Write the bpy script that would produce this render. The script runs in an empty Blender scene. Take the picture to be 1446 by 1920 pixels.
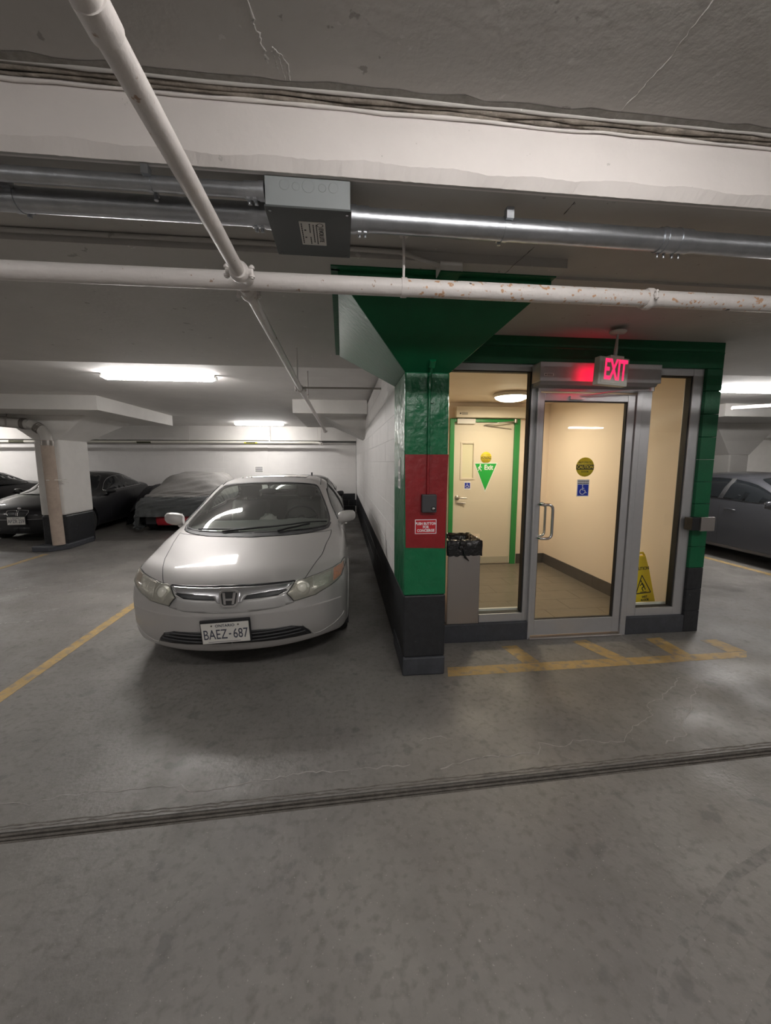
import bpy, bmesh, math, random
import numpy as np
from mathutils import Vector, Matrix
from mathutils.bvhtree import BVHTree
from mathutils.geometry import delaunay_2d_cdt
random.seed(7)
rng = np.random.default_rng(7)
R = math.radians
SC = bpy.context.scene

# ---------------------------------------------------------------- camera
cam = bpy.data.cameras.new('camera')
cam.sensor_fit = 'HORIZONTAL'; cam.sensor_width = 36; cam.lens = 750/1446*36
cam.clip_start = .02; cam.clip_end = 200
co = bpy.data.objects.new('camera', cam)
co.location = (0, 0, 1.6); co.rotation_euler = (R(90-7.14), 0, R(-6.15))
SC.collection.objects.link(co); SC.camera = co
# ---------------------------------------------------------------- world (underground: only a trace of scattered light)
w = bpy.data.worlds.new('garage_air'); SC.world = w; w.use_nodes = True
w.node_tree.nodes['Background'].inputs[0].default_value = (.9, .88, .85, 1)
w.node_tree.nodes['Background'].inputs[1].default_value = .12
# ---------------------------------------------------------------- exposure and lamp power
SC.view_settings.view_transform = 'Standard'
SC.view_settings.look = 'None'
SC.view_settings.exposure = 0.22
SC.view_settings.gamma = 1
SC.view_settings.use_curve_mapping = False
TUBE = 98.0          # emission of a fluorescent lens
TUBE_COL = (1.0, .965, .935)
LOBBY = 8.0
LOBBY_COL = (1.0, .83, .64)
# x, y, z of every fluorescent fixture (along X)
Z_FAR, Z_BAND, Z_NEAR = 2.65, 2.60, 2.815
LAMPS = [(-2.18, 5.27, Z_FAR), (5.95, 5.29, Z_FAR), (-2.2, 11.3, Z_FAR), (-10.0, 5.3, Z_FAR), (-10.0, 11.3, Z_FAR),
         (.75, .42, Z_NEAR), (-3.1, .42, Z_NEAR), (4.6, .42, Z_NEAR),  # outer two are unseen lamps added to spread light evenly along the beam
         (8.4, -6.6, Z_NEAR), (.3, -6.6, Z_NEAR), (-7.8, -6.6, Z_NEAR),
         (9.5, 11.3, Z_FAR), (7.0, 17.0, Z_FAR), (14.0, 17.0, Z_FAR), (14.0, 8.0, Z_FAR), (10.5, 22.0, Z_FAR)]

# ---------------------------------------------------------------- materials
MATS = {}
def M(name, col, rough=.5, metal=0., var=0., vs=4., bump=0., bs=40., coat=0., emit=None, es=1., spots=None,
      detail=6, alpha=None, trans=0., bd=.01, stretch=None, ior=1.45):
    if name in MATS: return MATS[name]
    m = bpy.data.materials.new(name); m.use_nodes = True; MATS[name] = m
    nt = m.node_tree; N = nt.nodes; L = nt.links; b = N['Principled BSDF']
    b.inputs['Base Color'].default_value = (*col, 1); b.inputs['Roughness'].default_value = rough
    b.inputs['Metallic'].default_value = metal; b.inputs['IOR'].default_value = ior
    if coat: b.inputs['Coat Weight'].default_value = coat; b.inputs['Coat Roughness'].default_value = .05
    if trans: b.inputs['Transmission Weight'].default_value = trans
    if alpha is not None: b.inputs['Alpha'].default_value = alpha
    if emit: b.inputs['Emission Color'].default_value = (*emit, 1); b.inputs['Emission Strength'].default_value = es
    if var or bump or spots:
        g = N.new('ShaderNodeNewGeometry'); src = g.outputs['Position']
        if stretch:
            mp = N.new('ShaderNodeMapping'); mp.inputs['Scale'].default_value = stretch
            L.new(src, mp.inputs[0]); src = mp.outputs[0]
    last = None
    if var:
        n = N.new('ShaderNodeTexNoise'); n.inputs['Scale'].default_value = vs; n.inputs['Detail'].default_value = detail
        n.inputs['Roughness'].default_value = .65; L.new(src, n.inputs['Vector'])
        r = N.new('ShaderNodeValToRGB')
        lo = tuple(max(0, c*(1-var)) for c in col); hi = tuple(min(1, c*(1+var)) for c in col)
        r.color_ramp.elements[0].position = .3; r.color_ramp.elements[1].position = .7
        r.color_ramp.elements[0].color = (*lo, 1); r.color_ramp.elements[1].color = (*hi, 1)
        L.new(n.outputs['Fac'], r.inputs[0]); last = r.outputs[0]
        L.new(last, b.inputs['Base Color'])
    for sp in (spots or []):      # (scale, threshold, softness, colour, strength)
        n = N.new('ShaderNodeTexNoise'); n.inputs['Scale'].default_value = sp[0]; n.inputs['Detail'].default_value = 4
        L.new(src, n.inputs['Vector'])
        mr = N.new('ShaderNodeMapRange'); mr.inputs[1].default_value = sp[1]; mr.inputs[2].default_value = sp[1]+sp[2]
        mr.inputs[4].default_value = sp[4]; L.new(n.outputs['Fac'], mr.inputs[0])
        mx = N.new('ShaderNodeMix'); mx.data_type = 'RGBA'; L.new(mr.outputs[0], mx.inputs[0])
        if last: L.new(last, mx.inputs[6])
        else: mx.inputs[6].default_value = (*col, 1)
        mx.inputs[7].default_value = (*sp[3], 1); last = mx.outputs[2]; L.new(last, b.inputs['Base Color'])
    if bump:
        n = N.new('ShaderNodeTexNoise'); n.inputs['Scale'].default_value = bs; n.inputs['Detail'].default_value = 4
        L.new(src, n.inputs['Vector'])
        bp = N.new('ShaderNodeBump'); bp.inputs['Strength'].default_value = bump; bp.inputs['Distance'].default_value = bd
        L.new(n.outputs['Fac'], bp.inputs['Height']); L.new(bp.outputs[0], b.inputs['Normal'])
    return m

def floor_material():
    m = M('garage_concrete', (.2, .19, .178), .62, var=.22, vs=1.3, bump=.35, bs=55, bd=.006,
          spots=[(26, .50, .22, (.12, .112, .10), .7), (4.5, .52, .2, (.15, .142, .128), .5), (.55, .5, .2, (.25, .235, .215), .5), (7, .62, .06, (.10, .097, .092), .5),
                 (90, .66, .05, (.40, .38, .35), .5)], detail=9)
    nt = m.node_tree; N = nt.nodes; L = nt.links
    n = N.new('ShaderNodeTexNoise'); n.inputs['Scale'].default_value = 2.2; n.inputs['Detail'].default_value = 5
    L.new(N.new('ShaderNodeNewGeometry').outputs['Position'], n.inputs['Vector'])
    mr = N.new('ShaderNodeMapRange'); mr.inputs[1].default_value = .35; mr.inputs[2].default_value = .7
    mr.inputs[3].default_value = .36; mr.inputs[4].default_value = .68
    L.new(n.outputs['Fac'], mr.inputs[0]); L.new(mr.outputs[0], N['Principled BSDF'].inputs['Roughness'])
    return m
FLOOR = floor_material()
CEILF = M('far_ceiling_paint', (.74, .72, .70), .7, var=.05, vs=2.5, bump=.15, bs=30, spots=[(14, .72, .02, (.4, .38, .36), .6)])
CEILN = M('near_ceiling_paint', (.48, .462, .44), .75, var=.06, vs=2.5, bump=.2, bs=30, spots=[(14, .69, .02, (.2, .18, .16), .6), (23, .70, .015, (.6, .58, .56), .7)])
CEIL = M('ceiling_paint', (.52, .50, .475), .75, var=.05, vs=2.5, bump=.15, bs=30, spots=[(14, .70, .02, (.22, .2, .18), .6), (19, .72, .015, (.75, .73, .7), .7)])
FASC = M('fascia_paint', (.76, .715, .69), .6, var=.03, vs=3, bump=.35, bs=14, bd=.01, spots=[(22, .72, .02, (.45, .43, .4), .5)])
WHITE = M('white_block_paint', (.76, .74, .72), .5, var=.03, vs=3, bump=.3, bs=30, bd=.006)
WHITE2 = M('old_white_paint', (.72, .70, .67), .6, var=.04, vs=4, bump=.2, bs=20)
BLACKP = M('black_band_paint', (.022, .023, .026), .45, var=.25, vs=20, bump=.4, bs=45, bd=.006, spots=[(35, .73, .02, (.4, .4, .4), .8)])
GRAYP = M('dark_grey_paint', (.05, .053, .062), .5, var=.2, vs=12, bump=.3, bs=40, spots=[(40, .74, .02, (.35, .35, .35), .6)])
GREEN = M('green_gloss_paint', (.004, .145, .055), .3, var=.12, vs=6, bump=.9, bs=9, bd=.02, coat=.3)
GREENF = M('green_flat_paint', (.003, .105, .04), .42, var=.10, vs=5, bump=.25, bs=25)
REDP = M('red_paint', (.26, .012, .016), .35, var=.12, vs=7, bump=.5, bs=20, coat=.2)
YELLOWP = M('yellow_road_paint', (.44, .30, .12), .6, var=.2, vs=8, bump=.3, bs=60, spots=[(16, .48, .16, (.2, .185, .165), .75)])
ALU = M('anodised_aluminium', (.47, .47, .48), .38, metal=.55, var=.03, vs=20)
STEEL = M('brushed_steel', (.46, .43, .415), .36, metal=.9, var=.015, vs=2, stretch=(80, 80, 1))
CHROME = M('chrome', (.82, .82, .84), .12, metal=1)
GALV = M('galvanised_steel', (.46, .48, .51), .36, metal=.95, var=.12, vs=14, bump=.1, bs=60)
PIPEP = M('white_pipe_paint', (.72, .68, .66), .45, var=.04, vs=8, bump=.2, bs=40, spots=[(30, .68, .03, (.30, .16, .08), .8)])
RUSTP = M('rusty_pipe_paint', (.74, .70, .68), .45, var=.04, vs=8, bump=.3, bs=40, spots=[(42, .60, .05, (.52, .25, .09), .8), (11, .715, .01, (.05, .04, .035), .95)])
BOXG = M('grey_steel_box', (.27, .29, .295), .5)
CREAM = M('lobby_cream_paint', (.85, .73, .61), .55, var=.02, vs=2, bump=.08, bs=60)
DOORP = M('lobby_door_paint', (.72, .65, .53), .45, bump=.05, bs=60)
GDOOR = M('green_door_frame', (.03, .27, .07), .35)
TILE = M('lobby_floor_tile', (.16, .14, .115), .32, var=.12, vs=9)
TILEB = M('baseboard_tile', (.085, .075, .068), .35, var=.15, vs=9)
GROUT = M('grout', (.13, .115, .095), .8)
RUBBER = M('rubber', (.018, .018, .018), .6)
BLK = M('black_plastic', (.02, .02, .022), .4)
DGR = M('dark_grey_plastic', (.045, .045, .048), .5)
WPLAS = M('white_plastic', (.80, .79, .76), .45)
PAPER = M('white_label', (.82, .81, .78), .5)
INK = M('black_ink', (.02, .02, .02), .5)
YSIGN = M('yellow_plastic', (.80, .60, .02), .4)
YSTICK = M('yellow_sticker', (.78, .62, .04), .45)
BLUEP = M('blue_sticker', (.01, .035, .42), .45)
WSTICK = M('white_sticker', (.85, .85, .86), .45)
GSTICK = M('green_sticker', (.02, .42, .06), .4)
RSTICK = M('red_sticker', (.55, .02, .03), .4)
BAG = M('black_bin_bag', (.012, .012, .014), .18, bump=.8, bs=14, bd=.03, coat=.5)
LENS = M('lit_lamp_lens', (1, 1, 1), .4, emit=TUBE_COL, es=TUBE)
LENSD = M('dimmed_lamp_lens', (1, 1, 1), .4, emit=TUBE_COL, es=TUBE*.50)  # lenses near the camera, dimmed to balance the light
LOBLENS = M('lit_lobby_diffuser', (1, 1, 1), .4, emit=(1.0, .86, .64), es=LOBBY)
REDLIT = M('lit_red_letters', (.9, .03, .1), .4, emit=(1.0, .02, .11), es=1.25)
REDBACK = M('lit_red_back', (.9, .03, .1), .4, emit=(1.0, .01, .05), es=3.5)
TAN = M('fibre_pipe', (.42, .34, .28), .7, var=.1, vs=10, bump=.3, bs=40)
SEAL = M('old_sealant', (.27, .235, .20), .8, var=.4, vs=16, bump=.9, bs=24, bd=.02)
JOINTR = M('joint_rubber', (.12, .108, .095), .75, var=.35, vs=20, bump=.6, bs=60)
EFFL = M('mineral_bloom', (.31, .295, .275), .8, var=.2, vs=30)
CRACKW = M('white_crack_filler', (.52, .50, .48), .7, bump=.5, bs=60)
CRACKD = M('dark_crack', (.10, .09, .085), .9)
COVER = M('car_cover_shaded_cloth', (.085, .09, .092), .8, var=.12, vs=6, bump=.35, bs=18, bd=.02)
COVER2 = M('car_cover_lit_cloth', (.26, .25, .24), .75, var=.08, vs=6, bump=.3, bs=18, bd=.02)  # same cloth as the skirt; lamp light on top, shade below painted in

def glass(name, tint, rough=0., fac=.06, ior=1.5):
    m = bpy.data.materials.new(name); m.use_nodes = True; nt = m.node_tree; N = nt.nodes; L = nt.links
    N.remove(N['Principled BSDF']); o = N['Material Output']
    t = N.new('ShaderNodeBsdfTransparent'); t.inputs[0].default_value = (*tint, 1)
    g = N.new('ShaderNodeBsdfGlossy'); g.inputs['Roughness'].default_value = rough
    f = N.new('ShaderNodeFresnel'); f.inputs[0].default_value = ior
    mx = N.new('ShaderNodeMixShader'); gg = N.new('ShaderNodeNewGeometry'); inv = N.new('ShaderNodeMath'); inv.operation = 'SUBTRACT'; inv.inputs[0].default_value = 1.
    L.new(gg.outputs['Backfacing'], inv.inputs[1]); mu = N.new('ShaderNodeMath'); mu.operation = 'MULTIPLY'; L.new(f.outputs[0], mu.inputs[0]); L.new(inv.outputs[0], mu.inputs[1])
    L.new(mu.outputs[0], mx.inputs[0]); L.new(t.outputs[0], mx.inputs[1]); L.new(g.outputs[0], mx.inputs[2])
    if fac:
        d = N.new('ShaderNodeBsdfDiffuse'); d.inputs[0].default_value = (.62, .61, .58, 1)
        m2 = N.new('ShaderNodeMixShader'); m2.inputs[0].default_value = fac
        L.new(mx.outputs[0], m2.inputs[1]); L.new(d.outputs[0], m2.inputs[2]); mx = m2
    L.new(mx.outputs[0], o.inputs[0]); MATS[name] = m
    return m
GLASS = glass('clear_window_glass', (.93, .95, .93), 0, 0)
WSG = glass('car_window_glass', (.78, .83, .79), 0, .09)  # diffuse share paints haze and reflection over the dark interior
HAZE = glass('hazy_headlight_lens', (.88, .87, .82), .12, .22)
DGLASS = M('dark_car_glass', (.012, .014, .016), .04, coat=.0)
SILVER = M('silver_car_paint', (.50, .485, .475), .55, metal=.5, coat=.7)
BLACKC = M('black_car_paint', (.005, .005, .007), .5, coat=.55)
GREYC = M('grey_car_paint', (.075, .078, .09), .32, metal=.5, coat=.8)
GAP = M('panel_gap', (.03, .03, .03), .7)
HOUS = M('headlight_housing', (.42, .41, .37), .35, metal=.5, var=.15, vs=20)
AMBER2 = M('brown_amber_lens', (.30, .22, .16), .3, coat=.4, var=.3, vs=60)  # browner, less saturated amber for one headlight
AMBER = M('amber_lens', (.62, .17, .04), .25, coat=.6, var=.3, vs=60)
CLOTHI = M('seat_cloth', (.10, .10, .097), .85)
DASH = M('dashboard_vinyl', (.06, .062, .058), .7)
TYRE = M('tyre_rubber', (.02, .02, .02), .75, bump=.4, bs=60)
RIM = M('wheel_alloy', (.45, .45, .46), .35, metal=.9)
WBAG = M('white_carrier_bag', (.75, .75, .73), .5, bump=.8, bs=20, bd=.02)

# ---------------------------------------------------------------- object helpers
def link(o): SC.collection.objects.link(o); return o
def tag(o, label=None, cat=None, group=None, kind=None):
    if label: o['label'] = label
    if cat: o['category'] = cat
    if group: o['group'] = group
    if kind: o['kind'] = kind
    return o
def empty(name, loc=(0, 0, 0), rz=0., **k):
    o = bpy.data.objects.new(name, None); o.location = loc; o.rotation_euler = (0, 0, rz); o.empty_display_size = .1
    link(o); return tag(o, **k)

class MB:
    """collects shapes, builds ONE mesh object. Coordinates are world ones; the parent's location is taken off."""
    def __init__(s): s.v = []; s.f = []; s.sm = []
    def add(s, vs, fs, smooth=False):
        n = len(s.v); s.v += [tuple(map(float, p)) for p in vs]
        s.f += [tuple(n+i for i in f) for f in fs]; s.sm += [smooth]*len(fs); return s
    def box(s, x0, x1, y0, y1, z0, z1):
        vs = [(x, y, z) for z in (z0, z1) for y in (y0, y1) for x in (x0, x1)]
        return s.add(vs, [(0, 2, 3, 1), (4, 5, 7, 6), (0, 1, 5, 4), (2, 6, 7, 3), (0, 4, 6, 2), (1, 3, 7, 5)])
    def frus(s, b, zb, t, zt):          # b,t = (x0,x1,y0,y1)
        vs = [(x, y, zb) for y in b[2:] for x in b[:2]] + [(x, y, zt) for y in t[2:] for x in t[:2]]
        return s.add(vs, [(0, 2, 3, 1), (4, 5, 7, 6), (0, 1, 5, 4), (2, 6, 7, 3), (0, 4, 6, 2), (1, 3, 7, 5)])
    def prism(s, poly, a0, a1, axis='y'):   # poly in the other two coords (right-handed order x,z / y,z / x,y)
        def P(p, a): return {'y': (p[0], a, p[1]), 'x': (a, p[0], p[1]), 'z': (p[0], p[1], a)}[axis]
        n = len(poly); vs = [P(p, a0) for p in poly] + [P(p, a1) for p in poly]
        fs = [tuple(range(n))[::-1], tuple(range(n, 2*n))] + [(i, (i+1) % n, n+(i+1) % n, n+i) for i in range(n)]
        return s.add(vs, fs)
    def tube(s, path, r, n=16, caps=True, rs=None):
        P = [Vector(p) for p in path]; rings = []; up = None
        for i, p in enumerate(P):
            d = (P[min(i+1, len(P)-1)]-P[max(i-1, 0)]).normalized()
            if up is None: up = Vector((0, 0, 1)) if abs(d.z) < .9 else Vector((1, 0, 0))
            a = d.cross(up).normalized(); up = a.cross(d).normalized(); rr = rs[i] if rs else r
            rings.append([p + a*math.cos(t)*rr + up*math.sin(t)*rr for t in (2*math.pi*k/n for k in range(n))])
        vs = [q for g in rings for q in g]; fs = []
        for i in range(len(P)-1):
            for k in range(n):
                fs.append((i*n+k, i*n+(k+1) % n, (i+1)*n+(k+1) % n, (i+1)*n+k))
        s.add(vs, fs, True)
        if caps: s.add(rings[0], [tuple(range(n))[::-1]]); s.add(rings[-1], [tuple(range(n))])
        return s
    def lathe(s, prof, c=(0, 0, 0), axis='z', n=32, a0=0, a1=2*math.pi):   # prof = [(r, h)]
        vs = []; full = abs(a1-a0-2*math.pi) < 1e-6; m = n if full else n+1
        for r, h in prof:
            for k in range(m):
                t = a0+(a1-a0)*k/n; x, y = r*math.cos(t), r*math.sin(t)
                p = {'z': (x, y, h), 'y': (x, h, y), 'x': (h, x, y)}[axis]
                vs.append((c[0]+p[0], c[1]+p[1], c[2]+p[2]))
        fs = []
        for i in range(len(prof)-1):
            for k in range(n):
                k2 = (k+1) % m
                fs.append((i*m+k, i*m+k2, (i+1)*m+k2, (i+1)*m+k))
        return s.add(vs, fs, True)
    def ell(s, c, r, n=16, m=10):
        vs = []; fs = []
        for i in range(m+1):
            a = math.pi*i/m-math.pi/2
            for k in range(n):
                t = 2*math.pi*k/n; vs.append((c[0]+r[0]*math.cos(a)*math.cos(t), c[1]+r[1]*math.cos(a)*math.sin(t), c[2]+r[2]*math.sin(a)))
        for i in range(m):
            for k in range(n): fs.append((i*n+k, i*n+(k+1) % n, (i+1)*n+(k+1) % n, (i+1)*n+k))
        return s.add(vs, fs, True)
    def build(s, name, mat, parent=None, bevel=0, seg=2, local=False, **k):
        me = bpy.data.meshes.new(name)
        off = Vector((0, 0, 0))
        if parent is not None and not local: 
            p = parent
            while p is not None: off += Vector(p.location); p = p.parent
        me.from_pydata([(v[0]-off.x, v[1]-off.y, v[2]-off.z) for v in s.v], [], s.f)
        bm = bmesh.new(); bm.from_mesh(me); bmesh.ops.recalc_face_normals(bm, faces=bm.faces); bm.to_mesh(me); bm.free()
        me.polygons.foreach_set('use_smooth', s.sm); me.materials.append(mat); me.update()
        o = bpy.data.objects.new(name, me); link(o)
        if parent is not None: o.parent = parent
        if bevel:
            b = o.modifiers.new('bevel', 'BEVEL'); b.width = bevel; b.segments = seg; b.limit_method = 'ANGLE'; b.angle_limit = R(40)
        return tag(o, **k)

def box(name, mat, parent, x0, x1, y0, y1, z0, z1, bevel=0, **k):
    return MB().box(x0, x1, y0, y1, z0, z1).build(name, mat, parent, bevel, **k)
def clone(o, loc, parent, name=None):
    c = o.copy(); c.location = loc; c.parent = parent; link(c); return c

def text(body, size, mat, parent, loc, rot=(R(90), 0, 0), align='CENTER', ext=.0006, bold=0., sx=1., name='lettering', local=False):
    cu = bpy.data.curves.new(name, 'FONT'); cu.body = body; cu.size = size; cu.extrude = ext; cu.offset = bold
    cu.align_x = align; cu.align_y = 'CENTER'; cu.resolution_u = 3; cu.space_line = .95
    t = bpy.data.objects.new(name, cu); link(t)
    dg = bpy.context.evaluated_depsgraph_get(); me = bpy.data.meshes.new_from_object(t.evaluated_get(dg))
    bpy.data.objects.remove(t)
    me.materials.clear(); me.materials.append(mat)
    Mx = Matrix.LocRotScale(None, __import__('mathutils').Euler(rot), None) @ Matrix.Diagonal((sx, 1, 1, 1))
    off = Vector((0, 0, 0))
    if parent is not None and not local:
        p = parent
        while p is not None: off += Vector(p.location); p = p.parent
    me.transform(Matrix.Translation(Vector(loc)-off) @ Mx)
    o = bpy.data.objects.new(name, me); link(o); o.parent = parent
    return o

# ================================================================= SETTING
XW = .44            # face of the white side wall and the column
# --- floor: two slabs and the expansion joint between them (runs slightly skewed)
def jy(x, d=0): return 1.735 + .028*x + d
fl = MB()
def slab(poly, z0=-.15, z1=0.): fl.prism(poly, z0, z1, 'z')
XL, XR, YB, YF = -13, 17, -9, 26
slab([(XL, YB), (XR, YB), (XR, jy(XR, -.03)), (XL, jy(XL, -.03))])
slab([(XL, jy(XL, .03)), (XR, jy(XR, .03)), (XR, YF), (XL, YF)])
floor = fl.build('floor', FLOOR, kind='structure')
jt = MB()
for k, (d, wd, z) in enumerate([(-.021, .011, -.004), (0., .012, -.006), (.021, .011, -.003)]):
    jt = MB(); n = 60; vs = []
    for i in range(n+1):
        x = XL + (XR-XL)*i/n + .0; y = jy(x, d); e = .0016*math.sin(i*3.1+k)
        vs += [(x, y-wd/2, -.05), (x, y-wd/2, z+e), (x, y, z+.004+e), (x, y+wd/2, z+e), (x, y+wd/2, -.05)]
    jt.add(vs, [(5*i+j, 5*i+j+1, 5*i+5+j+1, 5*i+5+j) for i in range(n) for j in range(4)])
    jt.build('expansion_joint', JOINTR, floor, label='dark ribbed expansion joint strip across the floor')
# raised rough mortar lip along the joint
def ribbon(name, mat, pts, wd, z, parent, jit=0., th=.001, **k):
    P = []
    for a, b in zip(pts[:-1], pts[1:]):
        n = max(1, int(math.dist(a, b)/.03))
        for i in range(n): t = i/n; P.append((a[0]*(1-t)+b[0]*t+random.uniform(-jit, jit), a[1]*(1-t)+b[1]*t+random.uniform(-jit, jit)))
    P.append(pts[-1]); m = MB(); vs = []
    for i, p in enumerate(P):
        q = P[min(i+1, len(P)-1)]; o = P[max(i-1, 0)]; dx, dy = q[0]-o[0], q[1]-o[1]; l = math.hypot(dx, dy) or 1
        h = wd/2*(random.uniform(.4, 1.5) if jit else 1); vs += [(p[0]-dy/l*h, p[1]+dx/l*h, z), (p[0]+dy/l*h, p[1]-dx/l*h, z)]
    m.add(vs, [(2*i, 2*i+1, 2*i+3, 2*i+2) for i in range(len(P)-1)])
    return m.build(name, mat, parent, **k)
eff = [[(-1.64, 1.9), (-1.47, 1.87), (-1.34, 1.91), (-1.04, 1.91), (-.82, 1.91), (-.75, 1.86), (-.55, 1.87), (-.45, 1.89), (-.24, 1.92), (.03, 1.92), (.34, 1.92)],
       [(.5, 1.88), (.73, 1.93), (1.06, 1.93), (1.1, 2.0), (1.24, 1.96), (1.32, 2.0), (1.59, 1.96), (1.74, 2.08), (1.92, 2.15), (2.0, 2.28), (2.14, 2.33), (2.49, 2.56)],
       [(1.83, 1.93), (2.01, 1.98), (2.06, 2.08), (2.25, 2.2), (2.34, 2.31), (2.57, 2.48)], [(.42, 2.1), (.55, 2.12), (.62, 2.09)]]
for e in eff: ribbon('mineral_stain', EFFL, e, .006, .0012, floor, jit=.012, label='thin pale mineral bloom line on the concrete')
for d in (.045, .062): ribbon('joint_lip', JOINTR, [(XL, jy(XL, d)), (XR, jy(XR, d))], .007, .0009, floor, jit=.004)
TMARK = M('tyre_mark', (.165, .157, .147), .6, var=.2, vs=30, spots=[(30, .42, .1, (.2, .19, .178), .9)])
for o_ in (0, .22): ribbon('tyre_mark', TMARK, [(3.3, 1.62-o_), (2.2, 1.42-o_), (1.5, 1.22-o_), (1.0, .98-o_), (.7, .7-o_)], .035, .0008, floor)
# --- painted lines
def line(poly, lab):
    m = MB(); m.prism(poly, 0, .0015, 'z'); return m.build('parking_line', YELLOWP, floor, label=lab)
line([(.77, 2.76), (2.34, 2.775), (3.3, 2.79), (3.4, 2.88), (2.66, 2.885), (.8, 2.89)], 'worn yellow line in front of the lobby door')
line([(1.36, 3.19), (1.5, 3.2), (1.56, 2.9), (1.42, 2.9)], 'short yellow bar left of the lobby door')
line([(2.03, 3.22), (2.17, 3.24), (2.30, 2.89), (2.15, 2.89)], 'short yellow bar at the lobby door')
line([(2.73, 3.2), (2.88, 3.21), (2.88, 2.89), (2.72, 2.89)], 'short yellow bar right of the lobby door')
line([(3.2, 3.12), (3.36, 3.12), (3.4, 2.89), (3.23, 2.89)], 'yellow bar ending the marked area')
line([(-2.4, -1.5), (-2.3, -1.5), (-2.3, 7.3), (-2.4, 7.3)], 'long yellow bay line left of the silver car')
line([(-5.22, 2.4), (-5.12, 2.4), (-5.12, 7.45), (-5.22, 7.45)], 'yellow bay line at the white column')
line([(6.02, 2.8), (6.13, 2.8), (6.13, 8), (6.02, 8)], 'yellow bay line beside the grey sedan')
SCUFF = M('white_scuff', (.36, .345, .33), .7, var=.3, vs=30, spots=[(25, .42, .15, (.21, .2, .187), 1.)])
for e in ([(-4.27, 5.32), (-3.72, 5.62), (-3.15, 6.09)], [(-4.1, 5.11), (-3.45, 5.2), (-3.14, 5.74)], [(-3.3, 4.47), (-2.85, 4.78)], [(-4.57, 5.89), (-3.67, 6.52)], [(-4.72, 5.91), (-4.53, 6.54)], [(-4.74, 7.36), (-4.68, 7.78), (-4.32, 7.98)], [(-3.6, 4.2), (-3.0, 4.25)], [(-2.7, 4.9), (-2.5, 5.6)]):
    ribbon('scuff_mark', SCUFF, e, .022, .0011, floor, jit=.006)
# fallen white dot on the floor
MB().ell((.52, .85, .001), (.012, .009, .003)).build('gum_spot', EFFL, floor)

# --- ceilings
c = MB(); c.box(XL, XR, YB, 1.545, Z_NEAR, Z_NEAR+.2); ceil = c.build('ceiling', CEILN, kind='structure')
c = MB()
ST = 2.17       # small step in the soffit
c.box(XL, XR, 1.56, 4.49, Z_BAND+.045, Z_BAND+.4)
c.prism([(XL, ST), (1.18, ST-.06), (1.18, 4.49), (XL, 4.49)], Z_BAND, Z_BAND+.045, 'z')
c.box(1.18, XR, 2.3, 4.49, Z_BAND+.03, Z_BAND+.045)
c.box(XL, XR, 1.56, 1.57, Z_BAND, Z_BAND+.05)
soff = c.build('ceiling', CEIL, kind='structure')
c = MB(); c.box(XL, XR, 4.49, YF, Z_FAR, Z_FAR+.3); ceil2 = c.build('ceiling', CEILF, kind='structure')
# fascia of the dropped band, with a broken chamfer and old sealant along its top
n = 1600; vs = []
for i in range(n+1):
    x = XL+(XR-XL)*i/n; e = .005*math.sin(i*.11)+.004*math.sin(i*.37+1)+random.uniform(-.002, .002); f = random.uniform(-.0015, .0015)
    vs += [(x, 1.58, Z_BAND+.001), (x, 1.558+f, Z_BAND), (x, 1.536, Z_BAND+.035+e), (x, 1.533, Z_NEAR-.005), (x, 1.58, Z_NEAR-.005)]
f_ = MB().add(vs, [(5*i+j, 5*i+j+1, 5*i+6+j, 5*i+5+j) for i in range(n) for j in range(4)])
fascia = f_.build('trim_1', FASC, kind='structure', label='white concrete beam face under the ceiling')
n = 260
for k, (y, z, s_, mt) in enumerate([(1.526, Z_NEAR-.010, .008, SEAL), (1.528, Z_NEAR-.024, .0055, FASC), (1.512, Z_NEAR-.003, .009, SEAL), (1.497, Z_NEAR-.001, .006, CEIL)]):
    m = MB(); P = [(XL+(XR-XL)*i/n, y+random.uniform(-.002, .002), z+random.uniform(-.003, .003)) for i in range(n+1)]
    m.tube(P, s_, n=7, rs=[s_*random.uniform(.7, 1.3) for _ in P]); m.build('sealant_strip', mt, fascia, label='lumpy brown sealant along the beam top' if mt is SEAL else None)
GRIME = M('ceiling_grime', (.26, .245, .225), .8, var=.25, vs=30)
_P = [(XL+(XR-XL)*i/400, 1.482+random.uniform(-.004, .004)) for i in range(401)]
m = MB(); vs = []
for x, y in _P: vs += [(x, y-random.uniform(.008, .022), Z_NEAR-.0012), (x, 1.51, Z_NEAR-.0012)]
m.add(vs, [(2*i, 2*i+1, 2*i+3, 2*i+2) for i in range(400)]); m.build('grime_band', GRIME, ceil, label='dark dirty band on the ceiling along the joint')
def ceilline(pts, mat, r, z, name='ceiling_crack', jit=.006):
    P = []
    for a, b in zip(pts[:-1], pts[1:]):
        for i in range(8): t = i/8; P.append((a[0]*(1-t)+b[0]*t+random.uniform(-jit, jit), a[1]*(1-t)+b[1]*t+random.uniform(-jit, jit), z))
    P.append((*pts[-1], z)); MB().tube(P, r, n=5, rs=[r*random.uniform(.3, 1.5) for _ in P]).build(name, mat, ceil if z > 2.7 else soff)
ceilline([(-.24, 1.0), (-.23, 1.29), (-.22, 1.35), (-.21, 1.42)], CRACKW, .003, Z_NEAR, 'paint_drip')
for a in ([(-.19, 1.37), (-.165, 1.39), (-.15, 1.42), (-.15, 1.47)], [(-.19, 1.38), (-.185, 1.42), (-.18, 1.45)], [(-.175, 1.39), (-.17, 1.43), (-.165, 1.47)]):
    ceilline(a, CRACKW, .0022, Z_NEAR, 'paint_drip', .002)
ceilline([(1.0, 1.0), (1.0, 1.16), (1.0, 1.3), (.99, 1.43), (.98, 1.52)], CRACKW, .0025, Z_NEAR, 'paint_drip')
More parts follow.
